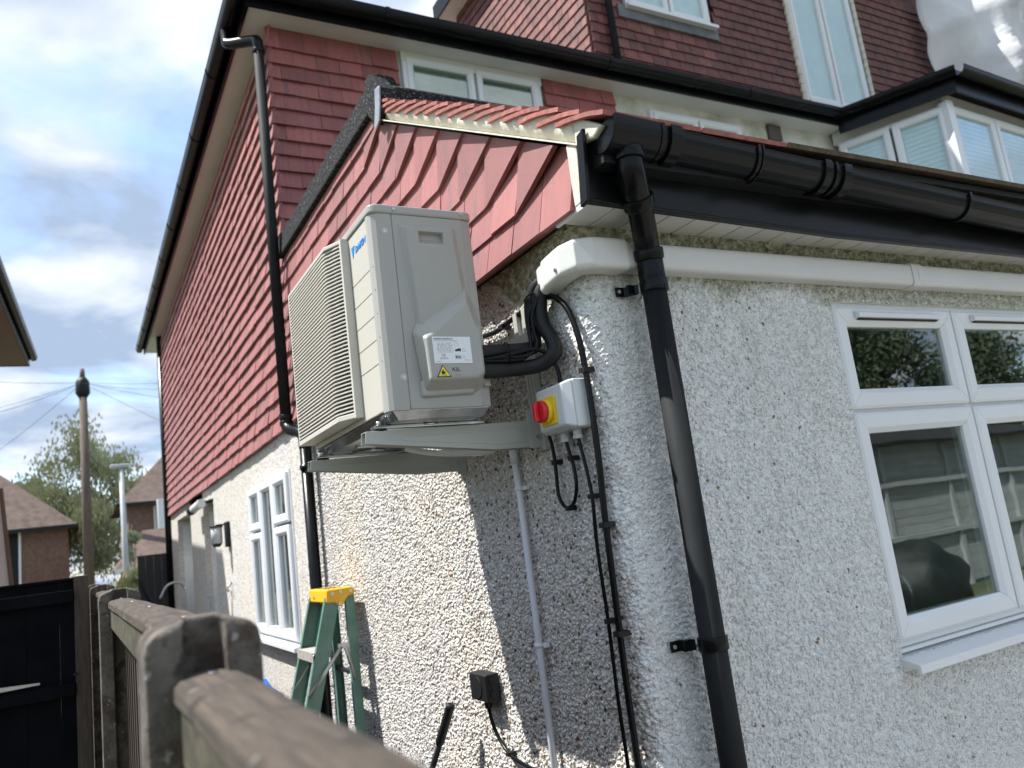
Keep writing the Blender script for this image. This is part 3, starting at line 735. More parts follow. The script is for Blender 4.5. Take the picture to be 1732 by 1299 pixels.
# side ground-floor window (faces -x) built in its own frame then turned
sw_root = house
def side_window():
    T = Matrix.Translation((0,0,0)) @ Matrix(((0,1,0,0),(-1,0,0,0),(0,0,1,0),(0,0,0,1)))   # local x -> world -y ; local y -> world x
    y0, y1, z0, z1 = SW
    lx0, lx1 = -y1, -y0
    def tr(mb): mb.v = [tuple(T @ Vector(v)) for v in mb.v]; return mb
    W = part(tr(profile_frame(lx0, lx1, z0+.03, z1, .04, -.01, .06, .01)), 'window', M['white_pvc'], house)
    wd = (lx1-lx0-.04)/3
    for i in range(3):
        a = lx0+.02+i*wd; b = a+wd
        if i == 1: zz = [(z0+.05, z1-.02)]
        else: zz = [(z0+.05, .215), (.235, z1-.02)]
        for (c, d) in zz:
            o = tr(profile_frame(a+.004, b-.004, c, d, .06, -.035, .04)).build('casement', M['white_pvc']); o.parent = W
            o = tr(MB().box((a+.055,-.004,c+.05),(b-.055,.0,d-.05))).build('pane', M['glass']); o.parent = W
        m_ = MB(); q = z0+.12
        while q < z1-.1: m_.box((b-.12,.05,q),(b-.06,.055,q+.016)); q += .028
        o = tr(m_).build('blind', M['blind']); o.parent = W
    o = tr(MB().box((lx0+.04,.12,z0+.05),(lx1-.04,.13,z1-.02))).build('blackout', M['room']); o.parent = W
    o = tr(MB().prism([(-.07,z0-.012),(-.07,z0+.018),(.05,z0+.035),(.05,z0-.012)], 0, lx0-.05, lx1+.05)).build('sill', M['white_pvc'], None, .004); o.parent = W
side_window()

# ================================================================== LOFT DORMER
DY = 3.42
dorm = thing('loft_dormer', (2.96,DY,3.7), 'large loft dormer above the main gutter, clad in small dark red tiles', 'dormer')
part(MB().box((2.975,DY+.02,3.6),(9.05,5.85,6.17)), 'dormer_wall', M['tile_old'], dorm)
part(MB().prism([(DY,3.6),(5.85,3.6),(5.85,6.17),(DY,6.17)], 0, 2.962, 2.972), 'dormer_cheek', M['tile_old'], dorm)
dt = []
for i in range(3): dt.append(tile_mesh([(.003,random.uniform(-.004,.004)),(.167,random.uniform(-.004,.004)),(.167,.15),(.003,.15)], 0, .028, .004, .013).build('hanging_tile', M['tile_old']))
fu = [False]*3; dcand = []
zt = 3.72; r = 0
wins = [(3.40, 4.52, 4.66, 6.6), (5.72, 6.86, 4.05, 6.6)]
while zt < 5.75:
    x = 2.965-((r % 2)*.085)
    while x < 9.0:
        a = max(x, 2.965); b = min(x+.17, 9.04)
        ok = b-a > .03
        for wn_ in wins:
            if a < wn_[1]+.02 and b > wn_[0]-.02 and zt+.11 > wn_[2]-.06 and zt < wn_[3]: 
                if a < wn_[0]-.05: b = wn_[0]-.03
                elif b > wn_[1]+.05: a = wn_[1]+.03
                else: ok = False
        if ok and b-a > .03: dcand.append(('y', a, zt, b-a))
        x += .17
    zt += .104; r += 1
ccand = []
zt = 3.9; r = 0
while zt < 6.1:
    y = DY-.005-((r % 2)*.085)
    while y < 5.85:
        if zt > 3.7+(y-3.0)*.62-.35 and y < 5.85: ccand.append(('x', max(y, DY-.005), zt, min(y+.17, 5.85)-max(y, DY-.005)))
        y += .17
    zt += .104; r += 1
allc = sorted(dcand+ccand, key=lambda c: c[1] if c[0] == 'y' else c[1]-.5)
ds = MB(); nn_ = 0
for c in allc:
    if c[3] < .03: continue
    vi = random.randrange(3)
    if c[0] == 'y': loc = Vector((c[1]+c[3], DY, c[2])); rz = math.pi/2
    else: loc = Vector((2.96, c[1], c[2])); rz = 0
    if nn_ < 300:
        if not fu[vi]: o = dt[vi]; fu[vi] = True; o.parent = dorm
        else: o = copy_part(dt[vi], dorm)
        o.location = loc-WP['loft_dormer']; o.rotation_euler = (0,0,rz); o.scale = (1, c[3]/.17, 1); nn_ += 1
    else:
        T = Matrix.Translation(loc) @ Matrix.Rotation(rz, 4, 'Z') @ Matrix.Diagonal((1, c[3]/.17, 1, 1)); me = dt[vi].data
        ds.add([v.co.copy() for v in me.vertices], [tuple(p.vertices) for p in me.polygons], T=T)
part(ds, 'hanging_tiles', M['tile_old'], dorm, kind='stuff')
# sloping verge board of the loft gable
part(MB().box((2.74,3.2,6.165),(8.3,6.0,6.18)), 'dormer_soffit', M['soffit'], dorm)
part(MB().box((2.72,3.18,6.15),(2.74,6.02,6.36)), 'dormer_fascia', M['black_pvc'], dorm)
part(MB().box((2.74,3.18,6.151),(8.3,3.2,6.36)), 'dormer_fascia', M['black_pvc'], dorm)
part(MB().box((2.745,3.21,6.19),(8.3,6.0,6.30)), 'dormer_roof', M['felt'], dorm)
dd = thing('downpipe', (3.17,3.36,3.75), 'slim dark downpipe on the rear face of the loft dormer', 'downpipe')
part(MB().tube([(3.17,DY-.075,3.72),(3.17,DY-.075,6.15)], .034, 14), 'pipe', M['pipe_grey'], dd)
rear_window(dorm, 3.42, 4.50, 4.70, 6.0, DY-.01, 2, blind=True)
apr = MB().box((3.30,DY-.045,4.56),(4.56,DY+.02,4.69)); part(apr, 'lead_apron', mat('lead_apron', (.13,.135,.14), .6, .3, 8), dorm)
rear_window(dorm, 5.74, 6.84, 4.09, 6.2, DY-.01, 2, blind=True)
for xq in (5.70, 6.885):
    zq = 4.08; mbq = MB()
    while zq < 6.2: mbq.prism([(xq-.03,zq),(xq+.03,zq+.01),(xq+.03,zq+.11),(xq-.022,zq+.10)], 1, DY-.045, DY-.02); zq += .104
    part(mbq, 'mortar_fillet', M['mortar'], dorm)

# ================================================================== SCAFFOLD SHEETING (neighbour, right)
def sheet():
    t = thing('scaffold_sheeting', (8.4,2.9,3.7), 'crumpled white plastic sheeting wrapped round scaffolding beside the loft dormer', 'sheeting')
    nu, nv = 60, 60; vs = []
    rnd = random.Random(3)
    folds = [(rnd.uniform(0,1), rnd.uniform(-1.2,1.2), rnd.uniform(.05,.22), rnd.uniform(.03,.10)) for _ in range(12)]
    for i in range(nu):
        for j in range(nv):
            u = i/(nu-1); v = j/(nv-1)
            x = 8.0+u*4.2-.9*(1-u)*(1-v)**2*0+ (.0 if v > .2 else (.2-v)*1.5*(1-u))
            z = 4.35+v*3.5-.9*u*(1-v)
            y = 3.1-1.0*u
            for (c, s, a, w_) in folds:
                dd = (u-c)+s*(v-.5)*.5; y += a*2.6*math.exp(-abs(dd/w_))*(.6 if int(c*10)%2 else -1)
            y += .14*abs(math.sin(u*13+v*6))+.09*abs(math.sin(v*12-u*8)); vs.append((x, y, z))
    fs = [(i*nv+j, (i+1)*nv+j, (i+1)*nv+j+1, i*nv+j+1) for i in range(nu-1) for j in range(nv-1)]
    mb = MB().add(vs, fs, True); o = part(mb, 'plastic_sheet', M['sheet'], t); md = o.modifiers.new('th', 'SOLIDIFY'); md.thickness = .004
    part(MB().tube([(8.5,3.25,4.0),(8.5,3.25,9)], .03, 10), 'scaffold_pole', M['alu'], t)
    part(MB().tube([(8.3,3.2,5.9),(12.2,1.75,5.9)], .025, 10), 'scaffold_pole', M['alu'], t)
sheet()

# ================================================================== GUTTERS
def gutter_run(root, A, B, out_dir, r=.056, m='black_pvc', wide=1.0, name='gutter_channel'):
    """half-round channel from A to B (rim-centre line)"""
    A = Vector(A); B = Vector(B); d = (B-A).normalized(); o = Vector(out_dir).normalized(); up = Vector((0,0,1))
    prof = []
    for k in range(15):
        a = math.pi*k/14; prof.append((math.cos(a)*r*wide, -math.sin(a)*r*1.12))
    prof = [(p[0], p[1]) for p in prof]
    lip = [(prof[0][0]+.004, .006), (prof[0][0]-.006, .006)]
    inn = [((r-.005)*wide*math.cos(math.pi*k/14), -(r-.005)*1.1*math.sin(math.pi*k/14)) for k in range(14, -1, -1)]
    full = lip[::-1][:0]+[lip[1], lip[0]]+prof+inn[:-1]+[(inn[-1][0]-.002, -.004)]
    n = len(full); vs = []
    for P in (A, B):
        for (a, b) in full: vs.append(P+o*a+up*b)
    fs = [(i, (i+1)%n, n+(i+1)%n, n+i) for i in range(n)]+[tuple(range(n)), tuple(range(2*n-1, n-1, -1))]
    mb = MB().add(vs, fs, False); return mb
def gutter_band(A, d, o, w, r, ext_=.006):
    """clip / union wrapped round the gutter"""
    A = Vector(A); d = Vector(d).normalized(); o = Vector(o).normalized(); up = Vector((0,0,1)); vs = []
    full = [(math.cos(math.pi*k/16)*(r+ext_), -math.sin(math.pi*k/16)*(r*1.12+ext_)) for k in range(17)]
    full = [(r+ext_, .012), ]+full+[(-r-ext_, .012)]
    full2 = [(math.cos(math.pi*k/16)*(r-.004), -math.sin(math.pi*k/16)*(r*1.12-.004)) for k in range(16,-1,-1)]
    full = full+full2; n = len(full)
    for P in (A, A+d*w):
        for (a, b) in full: vs.append(P+o*a+up*b)
    fs = [(i, (i+1)%n, n+(i+1)%n, n+i) for i in range(n)]+[tuple(range(n)), tuple(range(2*n-1, n-1, -1))]
    return MB().add(vs, fs, False)
ge = thing('gutter', (-.03,-.21,.99), 'black half-round gutter with clips along the eaves of the low extension', 'gutter')
GA = Vector((-.030,-.214,.990)); GB = Vector((3.2,-.214,.852)); gd = (GB-GA).normalized()
part(gutter_run(ge, GA+gd*.13, GB, (0,-1,0)), 'gutter_channel', M['black_pvc'], ge, .001)
part(gutter_band(GA, gd, (0,-1,0), .150, .058, .004), 'running_outlet', M['black_pvc'], ge, .001)
def endcap(c, r=.062):
    c = Vector(c); pts = [(math.cos(math.pi*k/20)*r*-1, -math.sin(math.pi*k/20)*r*1.10) for k in range(21)]
    return MB().prism([(c.y+a, c.z+b) for a, b in pts]+[(c.y+r, c.z+.006), (c.y-r, c.z+.006)], 0, c.x-.005, c.x+.001)
part(endcap(GA), 'stop_end', M['black_pvc'], ge, .001)
for s_, w_, e_ in ((.150,.012,.009), (.182,.040,.010), (.50,.012,.007), (.515,.006,.010), (.775,.030,.010), (.825,.010,.007), (.86,.035,.010), (1.50,.012,.008), (2.2,.012,.008)):
    part(gutter_band(GA+gd*s_, gd, (0,-1,0), w_, .056, e_), 'gutter_clip', M['black_pvc'], ge, .0012)
gm = thing('gutter', (-.24,3.0,3.70), 'long black gutter round the side and rear eaves of the main house, above the tiles', 'gutter')
part(gutter_run(gm, (-.245,2.95,3.70), (-.245,12.35,3.70), (-1,0,0)), 'gutter_channel', M['black_pvc'], gm)
part(gutter_run(gm, (-.25,2.955,3.70), (5.60,2.955,3.70), (0,-1,0), .062), 'gutter_channel', M['black_pvc'], gm)
for y in (4.0,5.0,6.0,7.0,8.0,9.0,10.0,11.0,12.0): part(gutter_band((-.245,y,3.70), (0,1,0), (-1,0,0), .03, .056), 'gutter_clip', M['black_pvc'], gm)
for x in (.75,2.7,4.3): part(gutter_band((x,2.955,3.70), (1,0,0), (0,-1,0), .03, .062), 'gutter_clip', M['black_pvc'], gm)
gb = thing('gutter', (5.7,2.9,3.70), 'black gutter following the splayed corner of the upper bay window', 'gutter')
for (A, B) in ((G0,G1),(G1,G2)):
    d = (B-A).normalized(); nn = Vector((d.y,-d.x,0)); oA = A+nn*.06; oB = B+nn*.06
    part(gutter_run(gb, (oA.x-d.x*.02,oA.y-d.y*.02,3.70), (oB.x+d.x*.03,oB.y+d.y*.03,3.70), nn, .064), 'gutter_channel', M['black_pvc'], gb)
part(MB().tube([(5.62+.02,2.90,3.63),(5.62+.02,2.90,3.71)], .075, 12), 'gutter_corner', M['black_pvc'], gb)

# ================================================================== DOWNPIPES
dp = thing('downpipe', (.184,-.07,GZ), 'thick grey-black downpipe on the near corner of the white wall, below the low gutter', 'downpipe')
part(MB().tube([(.182,-.072,.735),(.186,-.072,GZ+.06)], .034, 28), 'pipe', M['pipe_grey'], dp)
part(MB().tube([(.045,-.214,.935),(.045,-.214,.905)], .044, 26), 'outlet_socket', M['black_pvc'], dp, .002)
elb = bez([(.045,-.214,.935),(.048,-.212,.885),(.062,-.198,.850),(.085,-.177,.825)], 6)
part(MB().tube(elb, .037, 26), 'swan_neck', M['black_pvc'], dp)
part(MB().tube([(.083,-.179,.828),(.100,-.162,.805)], .043, 26), 'socket_collar', M['black_pvc'], dp, .002)
part(MB().tube(bez([(.083,-.179,.828),(.135,-.125,.765),(.165,-.090,.735),(.181,-.073,.715),(.182,-.072,.70)], 5), .035, 26), 'offset_pipe', M['black_pvc'], dp)
part(MB().tube([(.178,-.077,.722),(.182,-.072,.692)], .0425, 26), 'socket_collar', M['black_pvc'], dp, .002)
part(MB().tube([(.182,-.072,.700),(.182,-.072,.625)], .0375, 26), 'socket', M['black_pvc'], dp, .002)
for zc in (.615, -.352):
    c = MB().tube([(.1835,-.072,zc-.017),(.1835,-.072,zc+.017)], .0395, 28)
    c.box((.150,-.036,zc-.014),(.118,-.028,zc+.014)); c.prism([(.150,-.045),(.150,-.030),(.128,-.006),(.095,-.006),(.095,-.012),(.122,-.012)], 2, zc-.014, zc+.014)
    cl = part(c, 'pipe_clip', M['black_pvc'], dp, .0015)
    s = MB().tube([(.105,-.0125,zc),(.105,-.016,zc)], .0055, 12).build('screw', M['steel']); s.parent = cl
dl = thing('downpipe', (-.05,2.92,GZ), 'tall black downpipe stepping in below the tiles between side window and extension', 'downpipe')
part(MB().tube(bez([(-.25,3.42,3.66),(-.25,3.41,3.58),(-.238,3.38,3.53),(-.12,3.18,3.45),(-.102,3.145,3.42),(-.10,3.14,3.36)], 6), .036, 20), 'offset_pipe', M['black_pvc'], dl)
part(MB().tube([(-.10,3.14,3.40),(-.10,3.14,.84)], .034, 24), 'pipe', M['pipe_grey'], dl)
for z0 in (3.36, .86, .82): part(MB().tube([(-.10,3.14,z0),(-.10,3.14,z0-.028)], .040, 24), 'collar', M['black_pvc'], dl, .002)
part(MB().tube(bez([(-.10,3.14,.84),(-.10,3.13,.79),(-.088,3.08,.755),(-.065,2.98,.725),(-.055,2.93,.69),(-.053,2.92,.62)], 6), .036, 20), 'offset_pipe', M['black_pvc'], dl)
part(MB().tube([(-.053,2.92,.66),(-.053,2.92,GZ+.06)], .034, 24), 'pipe', M['black_pvc'], dl)
part(MB().tube([(-.053,2.92,.52),(-.053,2.92,.49)], .041, 24).box((-.05,2.86,.49),(-.004,2.875,.515)), 'pipe_clip', M['black_pvc'], dl)
df = thing('downpipe', (-.06,11.1,GZ), 'black downpipe at the far end of the side wall beside the black gate', 'downpipe')
part(MB().tube([(-.035,11.20,3.6),(-.035,11.20,GZ+.06)], .05, 14), 'pipe', M['black_pvc'], df)

# ================================================================== AIR CONDITIONER
AX0, AX1, AY0, AY1, AZ0, AZ1 = -.522, -.215, .22, .985, .345, .925
ac = thing('air_conditioner', (-.37,.6,.30), 'cream outdoor air conditioning unit with louvred fan grille, mounted high on the gable wall', 'air conditioner')
def rrect(x0, y0, x1, y1, r, n=6):
    p = []
    for (cx, cy, a0) in ((x1-r,y1-r,0),(x0+r,y1-r,90),(x0+r,y0+r,180),(x1-r,y0+r,270)):
        for k in range(n+1): a = R(a0+90*k/n); p.append((cx+r*math.cos(a), cy+r*math.sin(a)))
    return p
# body: front plate wraps round the near corner up to the seam
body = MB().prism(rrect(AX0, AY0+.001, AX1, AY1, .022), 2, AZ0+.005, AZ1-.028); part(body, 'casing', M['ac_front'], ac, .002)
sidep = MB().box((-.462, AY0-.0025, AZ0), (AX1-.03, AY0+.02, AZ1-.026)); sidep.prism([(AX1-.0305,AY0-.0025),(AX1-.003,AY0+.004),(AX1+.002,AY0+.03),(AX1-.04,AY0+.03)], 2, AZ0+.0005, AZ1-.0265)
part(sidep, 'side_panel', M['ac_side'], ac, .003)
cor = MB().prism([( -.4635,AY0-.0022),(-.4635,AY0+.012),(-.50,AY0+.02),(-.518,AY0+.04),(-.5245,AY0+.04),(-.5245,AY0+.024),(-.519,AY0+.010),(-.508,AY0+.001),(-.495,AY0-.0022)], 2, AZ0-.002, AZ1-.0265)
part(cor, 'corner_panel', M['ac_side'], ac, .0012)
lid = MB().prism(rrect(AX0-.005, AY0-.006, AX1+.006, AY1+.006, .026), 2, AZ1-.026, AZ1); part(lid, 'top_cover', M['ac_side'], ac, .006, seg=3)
# side relief: upper shield with grip recess
def ring(outer, inner, y_o, y_i):
    n = len(outer); vs = [(p[0], y_o, p[1]) for p in outer]+[(p[0], y_i, p[1]) for p in inner]
    return MB().add(vs, [(i, (i+1)%n, n+(i+1)%n, n+i) for i in range(n)])
U_base = [(-.447,.873),(-.272,.875),(-.248,.560),(-.422,.556)]; U_top = [(-.430,.855),(-.290,.857),(-.272,.560),(-.412,.556)]
hx0,hx1,hz0,hz1 = -.392,-.318,.812,.846
yb_, yt_ = AY0-.002, AY0-.020
up = MB(); vs = [(p[0],yb_,p[1]) for p in U_base]+[(p[0],yt_,p[1]) for p in U_top]+[(hx0,yt_,hz1),(hx1,yt_,hz1),(hx1,yt_,hz0),(hx0,yt_,hz0)]+[(hx0+.004,yt_+.026,hz1-.002),(hx1-.004,yt_+.026,hz1-.002),(hx1-.004,yt_+.010,hz0+.002),(hx0+.004,yt_+.010,hz0+.002)]
up.add(vs, [(0,1,5,4),(1,2,6,5),(2,3,7,6),(3,0,4,7),(4,5,9,8),(5,6,10,9),(6,7,11,10),(7,4,8,11),(8,9,13,12),(9,10,14,13),(10,11,15,14),(11,8,12,15),(12,13,14,15)])
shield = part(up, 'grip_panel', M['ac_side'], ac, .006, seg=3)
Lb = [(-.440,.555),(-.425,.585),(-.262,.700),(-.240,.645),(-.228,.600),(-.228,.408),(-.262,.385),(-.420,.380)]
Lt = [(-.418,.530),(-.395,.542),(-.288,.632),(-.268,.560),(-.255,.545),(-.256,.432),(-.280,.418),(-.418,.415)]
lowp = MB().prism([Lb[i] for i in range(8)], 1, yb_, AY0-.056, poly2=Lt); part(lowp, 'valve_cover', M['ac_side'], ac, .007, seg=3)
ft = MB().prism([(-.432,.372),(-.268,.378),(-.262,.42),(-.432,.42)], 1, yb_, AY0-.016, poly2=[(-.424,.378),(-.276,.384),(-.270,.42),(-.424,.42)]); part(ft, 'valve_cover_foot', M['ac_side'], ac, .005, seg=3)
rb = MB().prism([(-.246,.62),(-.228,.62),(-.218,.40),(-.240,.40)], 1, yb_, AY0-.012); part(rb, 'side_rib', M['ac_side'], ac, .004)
for (sx, sz, rr) in ((-.455,.912,.0045), (-.248,.914,.0045), (-.486,.846,.005), (-.474,.432,.005)):
    yy = AY0-.0065 if sz > .9 else AY0-.0025
    w_ = None
    if sz < .9: part(MB().tube([(sx,yy,sz),(sx,yy-.0008,sz)], .0105, 20), 'screw_recess', mat('recess_shadow', (.50,.48,.42), .4, .02) if 'scr' not in M else M['scr'], ac)
    part(MB().tube([(sx,yy-.0005,sz),(sx,yy-.0025,sz)], rr, 14), 'screw', M['steel'], ac)
# front grooves (fine recessed lines, as slim dark joints)
for i in range(8):
    zz = .748-i*.0665
    if zz < .42: break
    a = MB().box((AX0-.0006, AY0+.016, zz-.0011), (AX0+.002, .425, zz+.0011)); part(a, 'panel_groove', M['coil'], ac)
text_mesh('DAIKIN', 'brand_lettering', M['blue'], .026, ac, (AX0-.001,.368,.836), (0,-1,0), (0,0,1), .0004, .25, .0006, sx=1.05)
lg = MB().prism([(.400,.862),(.372,.862),(.392,.828)], 0, AX0-.0014, AX0-.0004); part(lg, 'brand_mark', M['blue'], ac)
# fan grille: bulging frame plus slats wrapping a chamfered near edge
gy0, gy1, gz0, gz1 = .428, .972, .365, .902
gx = -.576
part(MB().box((AX0-.004, gy0+.01, gz0+.012), (AX0-.001, gy1-.005, gz1-.012)), 'condenser_coil', M['coil'], ac)
fanb = MB(); 
fcx = (AX0-.010, .70, .635)
fanb.tube([(AX0-.006,.70,.635),(AX0-.022,.70,.635)], .055, 24)
for k in range(3):
    a0 = k*2*math.pi/3
    vs = []
    for i in range(6):
        rr = .05+.17*i/5
        for j, da in enumerate((-.45, .0, .45)): a = a0+da+i*.06; vs.append((AX0-.010-.012*(j-1), .70+rr*math.cos(a), .635+rr*math.sin(a)))
    fanb.add(vs, [(i*3+j, (i+1)*3+j, (i+1)*3+j+1, i*3+j+1) for i in range(5) for j in range(2)], True)
part(fanb, 'fan', M['coil'], ac)
# perimeter frame
prof_g = [(gy0, AX0), (gy0+.004, AX0-.020), (gy0+.075, gx), (gy1-.012, gx), (gy1, gx+.012), (gy1, AX0)]
fr_b = MB()
def strip(z0, z1, z0b=None, z1b=None):
    inner = [(gy0+.012, AX0), (gy0+.015, AX0-.016), (gy0+.082, gx+.007), (gy1-.02, gx+.007), (gy1-.007, gx+.016), (gy1-.007, AX0)]
    n = 6; vs = []
    for z in (z0, z1):
        for p in prof_g: vs.append((p[1], p[0], z))
        for p in inner: vs.append((p[1], p[0], z))
    fs = []
    for i in range(5):
        fs += [(i, i+1, 12+i+1, 12+i), (6+i, 12+6+i, 12+6+i+1, 6+i+1), (i, 6+i, 6+i+1, i+1), (12+i, 12+i+1, 12+6+i+1, 12+6+i)]
    return vs, fs
def solid(z0, z1):
    vs = [(p[1], p[0], z0) for p in prof_g]+[(p[1], p[0], z1) for p in prof_g]
    return vs, [(0,1,2,3,4,5), (11,10,9,8,7,6)]+[(i, (i+1)%6, 6+(i+1)%6, 6+i) for i in range(6)]
fr_b.add(*solid(gz0, gz0+.016)); fr_b.add(*solid(gz1-.012, gz1))
fr_b.prism([(AX0-.000,gy0-.004),(AX0-.024,gy0-.002),(AX0-.026,gy0+.008),(AX0-.020,gy0+.014),(AX0,gy0+.014)], 2, gz0-.002, gz1+.001)
fr_b.box((gx+.001, gy1-.008, gz0), (AX0, gy1+.001, gz1))
part(fr_b, 'grille_frame', M['grille'], ac, .002)
nsl = 44; z0_ = gz0+.024; dz_ = (gz1-.018-z0_)/(nsl-1)
slp = None
cp = [(gy0+.012, AX0-.020)]+[(gy0+.060+.0, gx+.012)]
pathp = [Vector((AX0-.021, gy0+.012, 0)), Vector((AX0-.032, gy0+.034, 0)), Vector((gx+.012, gy0+.062, 0)), Vector((gx+.004, gy0+.080, 0)), Vector((gx+.001, gy0+.105, 0)), Vector((gx+.001, .70, 0)), Vector((gx+.001, gy1-.006, 0))]
slm = MB(); vs = []
for p in pathp:
    for (dx_, dz2) in ((0,-.0021),(0,.0021),(.017,.0046),(.017,.0010)): vs.append((p.x+dx_, p.y, dz2))
n = len(pathp); fs = [(0,1,2,3), tuple((n-1)*4+q for q in (3,2,1,0))]
for i in range(n-1):
    for q in range(4): fs.append((i*4+q, (i+1)*4+q, (i+1)*4+(q+1)%4, i*4+(q+1)%4))
slm.add(vs, fs)
for i in range(nsl):
    zz = z0_+i*dz_
    if slp is None: slp = slm.build('grille_slat', M['grille']); slp.parent = ac; slp.location = Vector((0,0,zz))-WP[ac.name]
    else: copy_part(slp, ac, Vector((0,0,zz))-WP[ac.name])
ribs = MB()
for yy in (.53,.615,.70,.785,.87): ribs.box((gx+.018, yy-.0015, gz0+.01), (gx+.028, yy+.0015, gz1-.01))
part(ribs, 'grille_ribs', M['grille'], ac)
# base pan: pressed galvanised steel
pan = MB().prism([(AX0+.004,AY0+.006),(AX1-.004,AY0+.006),(AX1-.004,AY1-.006),(AX0+.004,AY1-.006)], 2, AZ0+.002, AZ0-.024, poly2=[(AX0+.03,AY0+.03),(AX1-.02,AY0+.03),(AX1-.02,AY1-.03),(AX0+.03,AY1-.03)])
part(pan, 'base_pan', M['zinc'], ac, .004)
ps = MB()
for yc in (.36,.62,.86):
    ps.tube([(-.37,yc,AZ0-.024),(-.37,yc,AZ0-.030)], .055, 24); ps.box((-.46,yc+.09,AZ0-.030),(-.25,yc+.11,AZ0-.023))
part(ps, 'base_pressing', M['zinc'], ac, .003)
part(MB().tube([(-.37,.36,AZ0-.0305),(-.37,.36,AZ0-.0315)], .030, 20), 'drain_hole', M['dark'], ac)
for yc in (.33,.91):
    f_ = MB().box((-.535,yc-.02,AZ0-.034),(-.20,yc+.02,AZ0-.024)); part(f_, 'mounting_foot', M['zinc'], ac, .003)
    for xc in (-.515,-.225):
        part(MB().tube([(xc,yc,AZ0-.022),(xc,yc,AZ0-.012)], .009, 6), 'bolt', M['steel'], ac)
# rating label
lx0, lx1, lz0, lz1 = -.404,-.2915,.4565,.530
YL = AY0-.0565
part(MB().box((lx0,YL-.0006,lz0),(lx1,YL+.0015,lz1)), 'rating_label', M['label'], ac)
YT = YL-.0008
text_mesh('DAIKIN EUROPE N.V.', 'label_text', M['ink'], .0062, ac, (lx0+.004,YT,lz1-.008), (1,0,0), (0,0,1), .0001, 0, .00012)
text_mesh('Zandvoordestraat 300 Oostende, Belgium', 'label_text', M['ink_soft'], .0040, ac, (lx0+.004,YT,lz1-.0125), (1,0,0), (0,0,1), .0001)
text_mesh('CE', 'label_text', M['ink'], .010, ac, (lx0+.022,YT,lz0+.019), (1,0,0), (0,0,1), .0001)
text_mesh('R32', 'label_text', M['ink'], .0095, ac, (lx0+.0635,YT,lz0+.0135), (1,0,0), (0,0,1), .0001, 0, .0004)
text_mesh('MADE IN', 'label_text', M['ink_soft'], .0036, ac, (lx0+.006,YT,lz0+.004), (1,0,0), (0,0,1), .0001)
ln = MB(); rnd = random.Random(5)
for i in range(8):
    zz = lz1-.0185-i*.0036; x = lx0+.010+rnd.random()*.004
    while x < lx0+.056: wd = rnd.uniform(.003,.010); ln.box((x,YT-.0001,zz),(min(x+wd,lx0+.058),YT+.0002,zz+.0013)); x += wd+rnd.uniform(.001,.004)
for (zz, x0, x1) in ((lz0+.0145,.018,.040),(lz0+.0115,.016,.042),(lz0+.0075,.088,.108)): ln.box((lx0+x0,YT-.0001,zz),(lx0+x1,YT+.0002,zz+.0012))
def frame_rect(mb, x0, x1, z0, z1, t):
    mb.box((x0,YT-.0001,z0),(x1,YT+.0002,z0+t)); mb.box((x0,YT-.0001,z1-t),(x1,YT+.0002,z1)); mb.box((x0,YT-.00012,z0+t),(x0+t,YT+.0002,z1-t)); mb.box((x1-t,YT-.00012,z0+t),(x1,YT+.0002,z1-t))
frame_rect(ln, lx0+.063, lx0+.075, lz1-.026, lz1-.017, .0006)
frame_rect(ln, lx0+.0625, lx0+.0805, lz0+.0115, lz0+.023, .0005)
def tri_out(mb, cx, cz, s, t):
    P = [(cx-s,cz-s*.8),(cx+s,cz-s*.8),(cx,cz+s)]
    for i in range(3):
        a, b = Vector(P[i]), Vector(P[(i+1)%3]); d = (b-a).normalized(); nrm = Vector((-d.y,d.x))*t
        mb.prism([tuple(a),tuple(b),tuple(b+nrm),tuple(a+nrm)], 1, YT-.0001, YT+.0002)
tri_out(ln, lx0+.090, lz1-.037, .0052, .0006); tri_out(ln, lx0+.088, lz0+.018, .0035, .0005)
part(ln, 'label_print', M['ink_soft'], ac, kind='stuff')
part(MB().prism([(lx0+.062,lz0+.036),(lx0+.074,lz0+.041),(lx0+.082,lz0+.040),(lx0+.080,lz0+.031),(lx0+.076,lz0+.034),(lx0+.066,lz0+.032)], 1, YT-.0001, YT+.0002), 'label_pictogram', M['ink'], ac)
# flammable gas warning
part(MB().prism([(-.4005,.4185),(-.3585,.4195),(-.3825,.4525)], 1, YL-.0005, YL+.001), 'warning_sign', M['ink'], ac)
part(MB().prism([(-.3965,.4208),(-.3625,.4216),(-.3822,.4485)], 1, YL-.0009, YL+.0002), 'warning_field', M['label_y'], ac)
part(MB().prism([(-.3865,.4265),(-.3790,.4265),(-.3755,.4300),(-.3770,.4350),(-.3800,.4330),(-.3815,.4395),(-.3850,.4360),(-.3880,.4310)], 1, YL-.0012, YL-.0004), 'flame_symbol', M['ink'], ac)
part(MB().box((-.3885,YL-.0012,.4232),(-.3735,YL-.0004,.4245)), 'flame_symbol', M['ink'], ac)
text_mesh('A2L', 'warning_text', M['ink'], .0150, ac, (-.3560,YL-.0004,.4345), (1,0,0), (0,0,1), .0001)
part(MB().box((-.3450,YL-.0006,.4240),(-.3300,YL-.0002,.4255)), 'warning_print', M['ink_soft'], ac)

